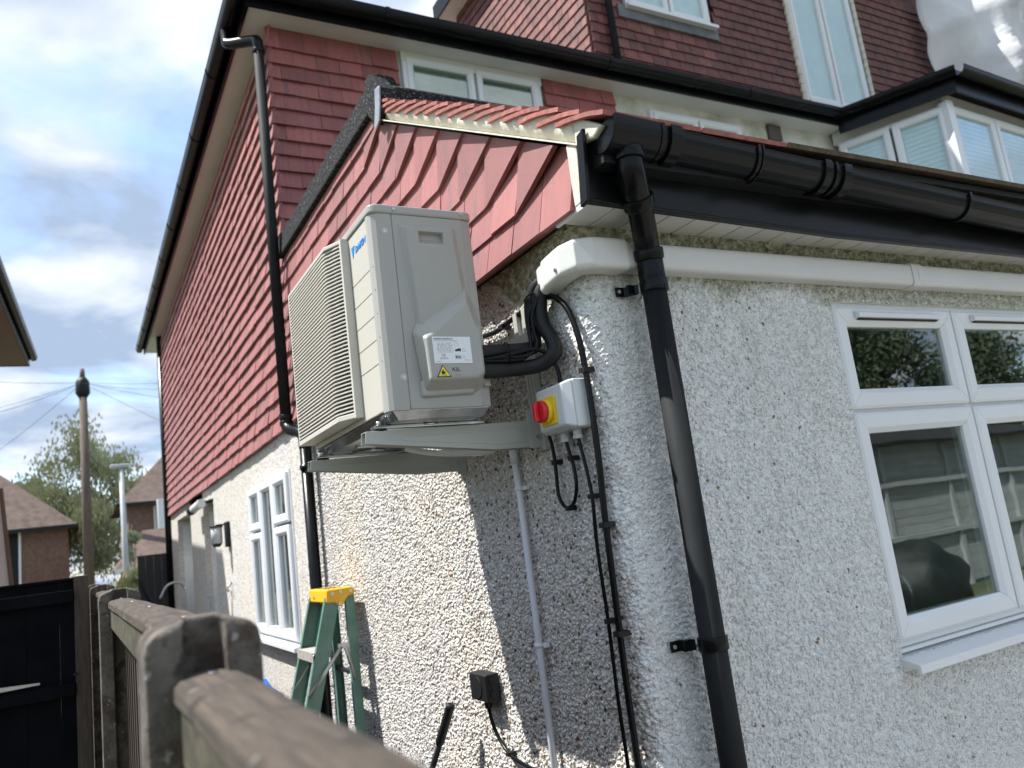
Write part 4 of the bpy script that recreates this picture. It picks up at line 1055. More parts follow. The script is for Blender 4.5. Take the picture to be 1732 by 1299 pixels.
# ================================================================== WALL BRACKET
br = thing('wall_bracket', (0,.62,.2), 'pale grey steel bracket with two tapered arms carrying the outdoor air conditioning unit', 'bracket')
def arm(yc):
    t = .002; h = .019
    poly = [(-.565,.272),(-.562,.305),(-.05,.312),(-.005,.312),(-.005,.232),(-.17,.232)]
    mb = MB()
    for sy in (-1,): mb.prism(poly, 1, yc-.019, yc-.0165)
    mb.prism(poly, 1, yc+.0165, yc+.019)
    mb.prism([(-.565,.302),(-.562,.3045),(-.05,.3115),(-.05,.309)], 1, yc-.0165, yc+.0165)
    return mb
for yc in (.33,.91):
    a = part(arm(yc), 'bracket_arm', M['bracket'], br, .0012)
    rib = MB().prism([(-.46,.284),(-.10,.288),(-.085,.280),(-.085,.250),(-.17,.247),(-.46,.275)], 1, yc-.0205, yc-.0188); r_ = rib.build('arm_pressing', M['bracket'], None, .0008); r_.parent = a
    cp_ = MB().prism([(-.10,.300),(-.005,.305),(-.005,.226),(-.10,.238)], 1, yc-.0225, yc-.0205); 
    pl = MB().box((-.060,yc-.0225,.228),(-.004,yc-.0192,.345)); p_ = pl.build('arm_gusset', M['bracket'], None, .0015); p_.parent = a
    for zc in (.262,.325): s = MB().tube([(-.03,yc-.0225,zc),(-.03,yc-.027,zc)], .0055, 10).build('bolt', M['steel']); s.parent = a
    # upright with grooves
    u_ = MB(); u_.box((-.014,yc-.032,.22),(-.001,yc+.032,.655))
    for gy in (-.018,.0,.018): u_.box((-.0175,yc+gy-.005,.221),(-.0139,yc+gy+.005,.654))
    part(u_, 'bracket_upright', M['bracket'], br, .001)
cr = MB().box((-.036,.27,.545),(-.018,1.0,.582)); part(cr, 'cross_rail', M['bracket'], br, .0015)
for yc in (.30,.355): part(MB().box((-.030,yc-.012,.575),(-.002,yc+.012,.660)), 'hook', M['bracket'], br, .002)
for yc in (.33,.91):
    for xc in (-.515,-.225):
        t_ = MB().tube([(xc,yc,.3045 if xc < -.4 else .3085),(xc,yc,.3118)], .020, 16)
        o = t_.build('rubber_pad', M['matt_black']); o.parent = br; o.location = -WP['wall_bracket']

# ================================================================== TRUNKING
tk = thing('pipe_trunking', (.5,-.03,.71), 'long white plastic pipe trunking under the soffit, its elbow wrapped round the near corner', 'trunking')
def tprof(h0, h1, d):  # (depth, z) rounded rectangle
    r = .016; p = [(0,h0)]
    for (cx, cz, a0) in ((d-r,h0+r,-90),(d-r,h1-r,0)):
        for k in range(6): a = R(a0+90*k/5); p.append((cx+r*math.cos(a), cz+r*math.sin(a)))
    p.append((0,h1)); return p
mb = MB(); mb.prism([(-a, b) for a, b in tprof(.674,.754,.056)], 0, .10, 1.40); part(mb, 'trunking_length', M['cream_trunk'], tk)
mb = MB(); mb.prism([(-a, b) for a, b in tprof(.674,.754,.056)], 0, 1.44, 3.2); part(mb, 'trunking_length', M['cream_trunk'], tk)
cpl = part(MB().prism([(-a, b) for a, b in tprof(.670,.758,.060)], 0, 1.395, 1.455), 'coupler', M['cream_trunk'], tk, .001)
o = MB().box((1.425,-.0615,.69),(1.448,-.0595,.735)).build('coupler_catch', M['cream_trunk'], None, .0008); o.parent = cpl
# elbow swept round the corner
def sweep(path, prof):
    """path: list of (pos, outdir) ; prof (d,z)"""
    n = len(prof); vs = []
    for (P, o, dz) in path:
        for (d, z) in prof: vs.append((P[0]+o[0]*d, P[1]+o[1]*d, z+dz))
    m = len(path); fs = [tuple(range(n)), tuple((m-1)*n+q for q in range(n-1,-1,-1))]
    for i in range(m-1):
        for q in range(n): fs.append((i*n+q, (i+1)*n+q, (i+1)*n+(q+1)%n, i*n+(q+1)%n))
    return MB().add(vs, fs, False)
e1 = tprof(.668,.760,.062)
pth_ = [((.12,0),(0,-1),0),((.04,0),(0,-1),0),((.02,.004),(-.25,-1.0),0),((.005,.015),(-.75,-.75),0),((.0,.035),(-1.0,-.25),-.003),((0,.055),(-1,0),-.005),((0,.115),(-1,0),-.012)]
elb_o = part(sweep(pth_, e1), 'trunking_elbow', M['cream_trunk'], tk, .002)
e2 = tprof(.655,.742,.056)
part(sweep([((0,.110),(-1,0),0),((0,.150),(-1,0),-.006)], [(d, z) for d, z in tprof(.657,.744,.057)]), 'trunking_end', M['cream_trunk'], tk, .002)
o = MB().tube([(-.0625,.040,.69),(-.066,.040,.69)], .006, 12).build('screw', M['steel']); o.parent = elb_o
# ================================================================== INSULATED PIPES
ip = thing('insulated_pipes', (-.07,.18,.45), 'pair of black foam-insulated pipes strapped together, bending from the trunking into the unit', 'pipes')
p1 = bez([(-.030,.140,.700),(-.040,.185,.690),(-.048,.215,.650),(-.050,.222,.600),(-.052,.215,.545),(-.068,.200,.512),(-.105,.192,.502),(-.16,.193,.498),(-.235,.193,.495),(-.29,.195,.494)], 8)
part(MB().tube(p1, .0200, 18), 'insulated_pipe', M['matt_black'], ip)
p2 = bez([(-.030,.135,.690),(-.045,.160,.660),(-.050,.168,.610),(-.048,.160,.560),(-.042,.135,.510),(-.050,.130,.470),(-.085,.160,.447),(-.15,.185,.443),(-.235,.191,.439),(-.29,.194,.438)], 8)
part(MB().tube(p2, .0218, 18), 'insulated_pipe', M['matt_black'], ip)
part(MB().tube(bez([(-.055,.150,.66),(-.080,.165,.60),(-.082,.165,.55),(-.086,.150,.505),(-.12,.152,.475),(-.19,.172,.472),(-.23,.185,.473),(-.28,.195,.474)], 8), .006, 10), 'control_cable', M['black_pvc'], ip)
part(MB().tube(bez([(-.060,.150,.65),(-.086,.175,.60),(-.090,.178,.55),(-.100,.165,.500),(-.13,.160,.468),(-.19,.172,.464),(-.23,.183,.465),(-.28,.195,.466)], 8), .0055, 10), 'control_cable', M['black_pvc'], ip)
def tie(c, nrm, rx, ry):
    c = Vector(c); nrm = Vector(nrm).normalized(); u = nrm.cross(Vector((0,0,1)) if abs(nrm.z) < .8 else Vector((1,0,0))).normalized(); v = nrm.cross(u)
    pts = [c+u*math.cos(a)*rx+v*math.sin(a)*ry for a in [2*math.pi*k/16 for k in range(17)]]
    return MB().tube(pts, .0022, 6, False)
for (c, nn, a, b) in (((-.050,.188,.655),(.1,.2,1),.036,.030), ((-.053,.190,.560),(0,.1,1),.045,.026), ((-.175,.175,.485),(1,0,.05),.022,.032)):
    part(tie(c, nn, a, b), 'cable_tie', M['black_pvc'], ip)

# ================================================================== CABLES, SWITCH
def cable(name, pts, r, label, cat, clips=(), m='black_pvc', cliplen=.014, n=8):
    t = thing(name, pts[0], label, cat)
    part(MB().tube(bez(pts, 8), r, 10), 'cable', M[m], t)
    for c in clips:
        mb = MB().box((c[0]-r*1.5, c[1]-r*1.6, c[2]-cliplen/2), (.003, c[1]+r*1.6, c[2]+cliplen/2)); mb.box((-.006, c[1]+r*1.4, c[2]-.004), (.002, c[1]+r*1.4+.012, c[2]+.004))
        part(mb, 'cable_clip', M['matt_black'], t, .0012)
    return t
cx_ = -.020
cable('thick_cable', [(cx_,.62,.655),(cx_,.50,.643),(cx_,.40,.650),(cx_,.30,.655),(cx_-.004,.20,.652),(cx_-.006,.150,.650),(cx_-.004,.105,.628),(cx_,.066,.580),(cx_,.038,.500),(cx_,.028,.420),(cx_,.024,.300),(cx_,.026,.150),(cx_,.036,.0),(cx_,.042,-.20),(cx_,.048,-.42),(cx_,.048,-.62),(cx_,.046,-.9),(cx_,.046,GZ+.06)], .0088,
      'thick black cable arching from behind the unit then running down beside the painted corner', 'cable', [(cx_,.45,.645),(cx_,.150,.650),(cx_,.028,.400),(cx_,.038,-.02),(cx_,.044,-.30),(cx_,.046,-.75)])
cable('switch_supply_cable', [(-.025,.105,.245),(-.022,.098,.190),(-.020,.088,.120),(-.020,.082,.05),(-.020,.092,-.08),(-.020,.090,-.27),(-.020,.096,-.46),(-.020,.094,-.64),(-.020,.094,-1.0),(-.020,.094,GZ+.06)], .0052,
      'thin black cable dropping from the right-hand gland of the rotary switch to the ground', 'cable', [(-.020,.084,.06),(-.020,.090,-.27),(-.02,.095,-.7)])
cable('looped_cable', [(-.030,.245,.262),(-.022,.245,.210),(-.020,.248,.150),(-.020,.252,.085),(-.020,.235,.052),(-.020,.210,.040),(-.020,.175,.052),(-.020,.152,.092),(-.020,.150,.145),(-.022,.160,.190),(-.028,.166,.245)], .0055,
      'black cable hanging in a U-shaped loop below the rotary switch', 'cable', [(-.020,.246,.175),(-.020,.156,.175),(-.020,.205,.038)])
cable('unit_cable', [(-.26,.192,.470),(-.20,.172,.474),(-.15,.160,.484),(-.10,.145,.490),(-.060,.135,.468),(-.042,.130,.425),(-.040,.130,.370)], .0062,
      'short black cable curving from the pipe bundle into the top of the rotary switch', 'cable')
sw = thing('isolator_switch', (-.04,.13,.31), 'grey rotary isolator switch with red knob on yellow plate beside the unit', 'switch')
# box against the side wall, front (facing -x) with chamfered rim
bx = MB(); y0, y1, z0, z1 = .040,.205,.248,.382
bx.prism([(y0,z0),(y1,z0),(y1,z1),(y0,z1)], 0, -.004, -.060)
part(bx, 'switch_box', M['sw_grey'], sw, .006, seg=3)
bx = MB(); bx.prism([(y0,z0),(y1,z0),(y1,z1),(y0,z1)], 0, -.0605, -.088, poly2=[(y0+.018,z0+.010),(y1-.012,z0+.010),(y1-.012,z1-.010),(y0+.018,z1-.010)])
part(bx, 'switch_lid', M['sw_grey'], sw, .005, seg=3)
part(MB().prism(rrect(.092,.268,.172,.346,.006), 0, -.088, -.094), 'dial_plate', M['yellow'], sw, .001)
part(MB().tube([(-.094,.132,.307),(-.108,.132,.307)], .033, 32), 'dial_collar', M['yellow'], sw, .002)
kn = part(MB().tube([(-.108,.132,.307),(-.124,.132,.307)], .031, 32), 'rotary_knob', M['red'], sw, .003)
o = MB().box((-.139,.125,.281),(-.1238,.139,.333)).build('knob_handle', M['red'], None, .003); o.parent = kn
part(MB().tube([(-.1082,.160,.334),(-.1092,.160,.334)], .0035, 10), 'padlock_hole', M['dark'], sw)
for (gy, nm) in ((.100, 0), (.166, 0), (.245, 1)):
    if nm: continue
    g_ = MB().tube([(-.026,gy,.250),(-.026,gy,.232)], .0125, 16); g_.tube([(-.026,gy,.233),(-.026,gy,.222)], .0145, 6); part(g_, 'cable_gland', M['sw_grey'], sw, .001)
for (yy, zz) in ((.190,.370),(.190,.262)): part(MB().tube([(-.0655,yy,zz),(-.068,yy,zz)], .004, 10), 'screw', M['steel'], sw)

# ================================================================== CONDENSATE PIPE
cd = thing('condensate_pipe', (-.02,.48,GZ), 'thin white plastic waste pipe running down the shaded wall under the unit', 'waste pipe')
part(MB().tube([(-.020,.488,.238),(-.020,.480,.10),(-.020,.478,-.30),(-.020,.482,GZ+.06)], .0108, 14), 'pipe', mat('white_waste_pipe', (.66,.67,.70), .4, .04), cd)
part(MB().tube([(-.020,.488,.245),(-.020,.487,.205)], .0135, 14), 'pipe_socket', M['white_pvc'], cd)
part(MB().tube(bez([(-.30,.70,.300),(-.22,.64,.272),(-.13,.56,.255),(-.10,.545,.252),(-.045,.50,.262),(-.022,.488,.250),(-.020,.488,.235)], 5), .0095, 12), 'pipe', M['white_pvc'], cd)
for zc in (.122,-.356,-.9): part(MB().tube([(-.020,.4795,zc-.006),(-.020,.4795,zc+.006)], .0145, 14).box((-.014,.445,zc-.006),(-.002,.475,zc+.006)), 'saddle_clip', M['white_pvc'], cd)

# ================================================================== JUNCTION BOX + CABLE
jb = thing('junction_box', (-.03,.88,-.52), 'small black weatherproof junction box low on the sunlit side wall', 'junction box')
bxm = MB().box((-.055,.815,-.560),(-.002,.945,-.470)); part(bxm, 'box', M['matt_black'], jb, .006, seg=3)
part(MB().tube([(-.055,.885,-.515),(-.058,.885,-.515)], .036, 24), 'knockout', M['matt_black'], jb)
for zc in (-.495,-.535): part(MB().tube([(-.030,.815,zc),(-.030,.811,zc)], .012, 16), 'knockout', M['matt_black'], jb)
part(MB().tube([(-.03,.865,-.558),(-.03,.865,-.585)], .013, 12), 'cable_gland', M['matt_black'], jb)
cable('junction_box_cable', [(-.030,.865,-.58),(-.026,.862,-.625),(-.020,.845,-.670),(-.018,.800,-.708),(-.018,.740,-.728),(-.018,.650,-.738),(-.018,.50,-.745),(-.018,.30,-.752),(-.018,.16,-.76)], .0062,
      'black cable curling down from the small junction box and away to the right', 'cable', [(-.018,.770,-.720)])

# broom handle
bh = thing('broom_handle', (-.16,1.35,GZ+.05), 'black broom handle with moulded grip leaning against the sunlit side wall', 'broom')
A = Vector((-.085,1.060,-.585)); B = Vector((-.30,1.62,GZ+.08)); d = (B-A).normalized()
part(MB().tube([A, A+d*.004, A+d*.012, A+d*.10, A+d*.155, A+d*.165], [.010,.0155,.0165,.0165,.0165,.0135], 14), 'grip', M['matt_black'], bh)
part(MB().tube([A+d*.16, B], .0115, 12), 'shaft', M['black_pvc'], bh)
part(MB().box((B.x-.06,B.y-.16,GZ+.05),(B.x+.06,B.y+.16,GZ+.12)), 'broom_head', M['matt_black'], bh, .006)
part(MB().tube([A+d*.014+Vector((-.0165,-.004,0)), A+d*.014+Vector((-.0175,-.005,0))], .0045, 10), 'hang_hole', M['dark'], bh)

# ================================================================== STEPLADDER
ldr = thing('stepladder', (-.35,2.45,GZ+.05), 'green fibreglass stepladder with yellow top standing against the pebbledash wall', 'stepladder')
ly0, ly1 = 2.26, 2.58            # near / far side
zt_ = -.178
capm = MB().prism([(-.185,zt_-.062),(-.178,zt_),(-.045,zt_),(-.035,zt_-.020),(-.038,zt_-.036),(-.075,zt_-.044),(-.100,zt_-.080),(-.115,zt_-.090),(-.130,zt_-.080),(-.140,zt_-.066)], 1, ly0-.012, ly1+.012)
cap_ = part(capm, 'ladder_top', M['lad_yellow'], ldr, .007, seg=3)
for i in range(3): o = MB().box((-.150+i*.030,ly0+.06,zt_+.0002),(-.140+i*.030,ly1-.06,zt_+.002)).build('tool_slot', M['dark']); o.parent = cap_
text_mesh('Pro', 'cap_print', M['ink_soft'], .03, ldr, (-.1845,2.50,zt_-.048), (0,-1,0), (.1,0,1), .0004, .2).parent = ldr
for (xx, zz) in ((-.150,-.200),(-.110,-.196),(-.060,-.198),(-.118,-.252)):
    o = MB().tube([(xx,ly0-.012,zz),(xx,ly0-.016,zz)], .008, 12).build('rivet', M['steel']); o.parent = cap_
def rail(x0, z0, x1, z1, y, wd, side, nm='front_rail'):
    """C-channel rail from (x0,z0) down to (x1,z1)"""
    d = Vector((x1-x0, z1-z0)).normalized(); n = Vector((d.y, -d.x)); 
    if n.x > 0: n = -n
    a = Vector((x0, z0)); b = Vector((x1, z1))
    pl = [tuple(a+n*wd/2), tuple(a-n*wd/2), tuple(b-n*wd/2), tuple(b+n*wd/2)]
    mb = MB(); mb.prism(pl, 1, y-.002, y+.002)
    for s_ in (1, -1):
        p = [tuple(a+n*wd/2*s_), tuple(a+n*(wd/2-.004)*s_), tuple(b+n*(wd/2-.004)*s_), tuple(b+n*wd/2*s_)]
        mb.prism(p, 1, y+.0021*side, y+.026*side)
    return part(mb, nm, M['lad_green'], ldr)
zb_ = GZ+.06
def fx(z, x0=-.150, z0=-.215, k=.27): return x0+(z-z0)*k    # front rails lean out
for y, s_ in ((ly0, 1), (ly1, -1)):
    rail(-.150, -.225, fx(zb_), zb_, y, .070, s_); 
    rail(-.060, -.215, -.060+.06*(0), -.216, y, .01, s_) if False else None
    rail(-.062, -.205, -.062-(.0)*1, zb_, y, .045, s_, 'rear_rail')
for i, zz in enumerate((-.47,-.77,-1.07,-1.37)):
    xx = fx(zz)
    tr_ = MB().box((xx-.045, ly0+.003, zz), (xx+.040, ly1-.003, zz+.006)); tr_.box((xx-.047, ly0+.003, zz-.038), (xx-.044, ly1-.003, zz+.007)); part(tr_, 'tread', M['tread'], ldr)
for y in (ly0-.006, ly1+.006):
    mb = MB().tube([(fx(-.66)-.03,y,-.66),(-.125,y,-.455)], .010, 8); mb.tube([(-.070,y,-.62),(-.105,y,-.455)], .010, 8); part(mb, 'spreader', M['alu'], ldr)
    part(MB().box((-.145,y-.006,-.465),(-.085,y+.006,-.440)), 'spreader_hinge', M['alu'], ldr, .003)
part(MB().box((-.075,ly0+.004,-.60),(-.050,ly1-.004,-.585)), 'rear_brace', M['matt_black'], ldr)

bb = thing('plastic_bag', (-.35,3.0,GZ+.05), 'bright blue plastic bag heaped beyond the fence beside the stepladder', 'bag')
def blob(c, r, seed, m, root, nm):
    b = bmesh.new(); bmesh.ops.create_icosphere(b, subdivisions=3, radius=1)
    rn = random.Random(seed); ph = [rn.uniform(0, 6) for _ in range(6)]
    mb = MB(); vs = []
    for v in b.verts:
        p = v.co; k_ = 1+.12*math.sin(p.x*5+ph[0])*math.sin(p.y*6+ph[1])+.08*math.sin(p.z*9+ph[2]+p.x*7)
        vs.append((c[0]+p.x*r[0]*k_, c[1]+p.y*r[1]*k_, c[2]+p.z*r[2]*k_))
    b.verts.index_update(); fs = [tuple(v.index for v in f.verts) for f in b.faces]; b.free()
    return part(mb.add(vs, fs, True), nm, m, root)
blob((-.38,3.05,-1.17), (.16,.20,.52), 4, M['blue_bag'], bb, 'bag')

# ================================================================== FENCE
fn = thing('fence', (-1.13,1.0,GZ), 'weathered timber fence with slotted concrete posts running beside the house', 'fence')
def post(y, top, sh=0):
    x0, x1 = -1.190, -1.070; xm0, xm1 = -1.152, -1.108
    poly = [(x0,y),(xm0,y),(xm0,y+.032),(xm1,y+.032),(xm1,y),(x1,y),(x1,y+.115),(xm1,y+.115),(xm1,y+.083),(xm0,y+.083),(xm0,y+.115),(x0,y+.115)]
    n = 12; cxp, cyp = (x0+x1)/2, y+.057; vs = []
    rings = [(1.0, GZ), (1.0, -.9), (1.0, top-.024), (.96, top-.010), (.80, top-.001)]
    for (k_, zz) in rings:
        for (a, b) in poly: vs.append((cxp+(a-cxp)*k_, cyp+(b-cyp)*(k_ if k_ > .9 else .9), zz+((.010 if abs(a-cxp) < .03 else 0) if zz > -.5 else 0)))
    fs = [(r_*n+i, r_*n+(i+1)%n, (r_+1)*n+(i+1)%n, (r_+1)*n+i) for r_ in range(4) for i in range(n)]
    fs.append(tuple(4*n+i for i in range(n)))
    mb = MB().add(vs, fs)
    return part(mb, 'post', M['concrete'], fn, .004, seg=2)
PY = [-.77, 1.16, 3.09, 5.02, 6.95]
for i, y in enumerate(PY): post(y, (-.060,-.036,-.022,-.02,-.02)[i])
post(-2.70, -.03)
def panel(y0, y1, zc, seed):
    rn = random.Random(seed)
    # capping with slightly warped top
    n = 24; vs = []; fs = []
    for i in range(n+1):
        y = y0+(y1-y0)*i/n; w_ = rn.uniform(-.0012,.0012)
        for (x, z) in ((-1.164,zc-.022),(-1.164,zc-.006),(-1.158,zc),(-1.128,zc+.004),(-1.098,zc),(-1.092,zc-.006),(-1.092,zc-.022)): vs.append((x, y, z+w_))
    for i in range(n):
        for q in range(7): fs.append((i*7+q, (i+1)*7+q, (i+1)*7+(q+1)%7, i*7+(q+1)%7))
    fs += [tuple(range(7)), tuple(n*7+q for q in range(6,-1,-1))]
    part(MB().add(vs, fs), 'capping_rail', M['wood'], fn, .002)
    part(MB().box((-1.158,y0,zc-.085),(-1.124,y1,zc-.0225)), 'top_rail', M['wood_green'], fn, .003)
    part(MB().box((-1.155,y0,-.78),(-1.126,y1,-.72)), 'arris_rail', M['wood_green'], fn, .003)
    y = y0+.003
    while y < y1-.02:
        wd = min(.118, y1-y)
        mb = MB().prism([(-1.1225,y),(-1.113,y),(-1.104,y+wd-.002),(-1.118,y+wd-.002)], 2, GZ+.3, zc-.024-rn.random()*.004)
        part(mb, 'fence_board', M['board'], fn); y += .100
    part(MB().box((-1.145,y0-.03,GZ),(-1.110,y1+.03,GZ+.30)), 'gravel_board', M['concrete'], fn)
panel(-2.585, -.742, -.112, 1); panel(-.653, 1.188, -.062, 2); panel(1.277, 3.118, -.050, 3); panel(3.207, 5.048, -.04, 4)

for (y0n, zc) in ((-2.5,-.112),(-.60,-.062)):
    for q in range(4):
        yn = y0n+.02+q*.56
        part(MB().tube([(-1.128,yn,zc+.0035),(-1.128,yn,zc+.0058)], .0042, 8), 'nail_head', M['steel'], fn)
# ================================================================== BLACK GATE (left)
gt = thing('garden_gate', (-2.1,3.0,GZ), 'tall black boarded gate across the neighbouring passage at the left', 'gate')
x = -3.6; 
while x < -1.27:
    part(MB().box((x,3.0,GZ+.05),(min(x+.1416,-1.262),3.02,.028)), 'gate_board', M['black_paint'], gt, .002); x += .142
for zz in (-.05,-.50,-1.4): part(MB().box((-3.6,2.96,zz-.03),(-1.265,2.999,zz+.03)), 'gate_rail', M['black_paint'], gt, .003)
part(MB().prism([(-1.66,-.455),(-1.415,-.449),(-1.415,-.440),(-1.66,-.428)], 1, 2.945, 2.958), 'hinge_strap', M['steel'], gt)
part(MB().box((-3.6,2.98,.028),(-1.262,3.03,.040)), 'gate_capping', M['black_paint'], gt)
gp = thing('gate_post', (-1.225,3.02,GZ), 'dark timber gate post between the black gate and the concrete fence posts', 'post')
part(MB().box((-1.262,2.98,GZ),(-1.196,3.07,.045)), 'post', mat('dark_post', (.06,.045,.035), .9, .3, 8, .003, 40, stretch=(8,8,1)), gp, .005)
part(MB().prism([(-1.262,-.44),(-1.275,-.43),(-1.262,-.42)], 1, 2.95, 2.98), 'latch', M['matt_black'], gp)

# ================================================================== SIDE WALL FITTINGS
wlmp = thing('wall_lantern', (-.1,6.1,.28), 'small black wall lantern with frosted glass on the far pebbledash wall', 'wall lamp')
part(MB().box((-.03,6.02,.17),(-.002,6.18,.40)), 'backplate', M['matt_black'], wlmp, .006)
part(MB().tube([(-.11,6.1,.21),(-.11,6.1,.36)], .05, 14), 'shade', mat('frosted_glass', (.42,.43,.43), .35), wlmp)
part(MB().tube([(-.11,6.1,.18),(-.11,6.1,.212)], [.028,.05], 12).tube([(-.11,6.1,.358),(-.11,6.1,.375)], .058, 14).box((-.11,6.09,.372),(-.01,6.11,.385)), 'lamp_cage', M['matt_black'], wlmp)
cc = thing('security_camera', (-.1,7.2,.66), 'white bullet security camera under the far end of the red tiles', 'camera')
part(MB().tube([(-.10,7.05,.665),(-.10,7.75,.655)], .045, 14), 'camera_body', M['white_pvc'], cc)
part(MB().tube([(-.10,7.70,.656),(-.10,7.95,.652)], .050, 14), 'lens_hood', M['matt_black'], cc)
part(MB().tube([(-.0,7.0,.68),(-.09,7.1,.67)], .018, 8), 'mount', M['matt_black'], cc)
wh = thing('hose_hook', (-.02,6.15,-.2), 'small grey metal hook on the far pebbledash wall below the lantern', 'hook')
part(MB().tube([(-.005,6.1,-.15),(-.05,6.1,-.21),(-.03,6.1,-.23)], .012, 8).tube([(-.012,6.1,-.23),(-.012,6.12,-.5),(-.012,6.3,-.9)], .006, 6), 'hook', M['alu'], wh)

# ================================================================== FAR END OF PASSAGE
bg_ = thing('side_gate', (-.2,11.3,GZ), 'charcoal boarded side gate with diagonal brace at the far end of the passage', 'gate')
x = -.46
while x < -.06: part(MB().box((x,11.30,GZ+.05),(x+.105,11.33,.30)), 'gate_board', mat('charcoal_board', (.03,.031,.034), .6, .2, 4) if 'cb' not in M else M['cb'], bg_, .003); x += .108
part(MB().prism([(-.455,-.1),(-.455,.0),(-.06,-1.0),(-.06,-1.1)], 1, 11.27, 11.299), 'diagonal_brace', M['matt_black'], bg_)
hp = thing('hoop_rail', (-.1,9.6,GZ), 'grey bent metal handrail in front of the side gate', 'handrail')
part(MB().tube(bez([(-.34,9.4,-.30),(-.27,9.4,-.17),(-.20,9.4,-.13),(-.12,9.4,-.13),(-.05,9.5,-.20),(-.03,9.5,-.35),(-.03,9.5,GZ)], 5), .014, 8), 'rail', M['alu'], hp)
pk = thing('brick_step', (-.25,9.3,GZ), 'low pink brick wall end at the foot of the far porch', 'brick wall')
part(MB().box((-.40,9.6,GZ),(-.02,10.2,-.55)), 'brickwork', M['brick'], pk); part(MB().box((-.42,9.58,-.55),(-.02,10.22,-.50)), 'coping', M['pale_wall'], pk, .01)

# ================================================================== NEIGHBOUR LEFT (eaves + wall)
nb_ = thing('neighbour_house', (-4.5,5,GZ), 'neighbouring house whose black eaves corner pokes in at the left edge', 'house')
part(MB().box((-8,7.6,GZ),(-2.72,11.9,3.42)), 'wall', M['pale_wall'], nb_)
part(MB().box((-8,7.5,3.42),(-1.82,12.25,3.44)), 'soffit', mat('dark_soffit', (.16,.13,.10), .8), nb_)
part(MB().box((-1.82,7.5,3.41),(-1.80,12.27,3.60)), 'fascia_board', M['black_pvc'], nb_)
part(gutter_run(nb_, (-1.755,7.5,3.56), (-1.755,12.3,3.56), (1,0,0), .055), 'gutter', M['black_pvc'], nb_)
part(MB().box((-8,12.25,3.41),(-1.80,12.27,3.6)), 'fascia_board', M['black_pvc'], nb_)
rfn = MB().add([(-1.76,7.5,3.6),(-1.76,12.3,3.6),(-5,9,5.2),(-5,7.5,5.2),(-8,12.3,3.6)], [(0,1,2,3),(1,4,2)]); part(rfn, 'roof', M['roof_far'], nb_)
lt = thing('garden_store', (-2.3,9.6,GZ), 'pale pink lean-to wall with sloping edge at the far left', 'outbuilding')
part(MB().prism([(-2.8,-1.7),(-1.76,-1.7),(-1.90,0.10),(-1.94,.6),(-1.99,1.18),(-2.8,1.25)], 1, 9.0, 9.2), 'wall', M['pale_wall'], lt)
part(MB().tube([(-1.745,8.97,-1.7),(-1.885,8.97,0.10),(-1.925,8.97,.6),(-1.975,8.97,1.18)], .022, 8), 'waste_pipe', mat('brown_pipe', (.12,.08,.05), .6), lt)

nb_.location = (-4.811,5.125,GZ); nb_.rotation_euler = (0,0,-R(2.46))
# ================================================================== FAR HOUSES
def far_house(name, x0, x1, y0, y1, zE, zR, label, ridge_in, wins, m='brick'):
    h = thing(name, ((x0+x1)/2, y0, GZ), label, 'house')
    part(MB().box((x0,y0,GZ),(x1,y1,zE)), 'wall', M[m], h)
    e = .45; r_ = MB()
    xa, xb, ya, yb = x0-e, x1+e, y0-e, y1+e; ym = (ya+yb)/2
    vs = [(xa,ya,zE-.1),(xb,ya,zE-.1),(xb,yb,zE-.1),(xa,yb,zE-.1),(xa+ridge_in,ym,zR),(xb-ridge_in,ym,zR)]
    r_.add(vs, [(0,1,5,4),(1,2,5),(2,3,4,5),(3,0,4),(0,3,2,1)]); part(r_, 'roof', M['roof_far'], h)
    ff_ = MB().box((xa,ya-.02,zE-.25),(xb,ya,zE-.06)); ff_.box((xb,ya,zE-.25),(xb+.02,yb,zE-.06)); part(ff_, 'fascia_board', M['matt_black'] if m == 'brick' else M['white_pvc'], h)
    for (a, b, c, d) in wins:
        wv = part(profile_frame(a, b, c, d, .10, y0-.06, y0+.05), 'window', M['white_pvc'], h)
        o = MB().box((a+.08,y0-.03,c+.08),(b-.08,y0-.02,d-.08)).build('pane', M['dark']); o.parent = wv
        o = MB().box((a-.08,y0-.10,c-.14),(b+.08,y0,c-.02)).build('sill', M['white_pvc']); o.parent = wv
    return h
far_house('brick_house', -12, -1.55, 44, 51, 3.05, 6.9, 'brown brick house with hipped tiled roof beyond the black gate', 4.4, [(-5.2,-3.55,.2,3.0)])
far_house('brick_house', .85, 9, 38, 46, 3.35, 7.2, 'red brick house with gabled roof and white bay just left of the tiled wall', 3.6, [(1.9,3.2,1.6,3.1)])
part(MB().box((2.0,36.9,1.3),(3.6,37.9,3.3)), 'bay', M['white_pvc'], bpy.data.objects['brick_house.001'])
WP['brick_house.001'] = WP.get('brick_house.001', Vector((4.9,38,GZ)))
gh = far_house('garage', .3, 2.6, 28, 31, .4, 1.6, 'low garden shed roof among the shrubs behind the charcoal side gate', 1.0, [], 'pale_wall'); gh['category'] = 'shed'

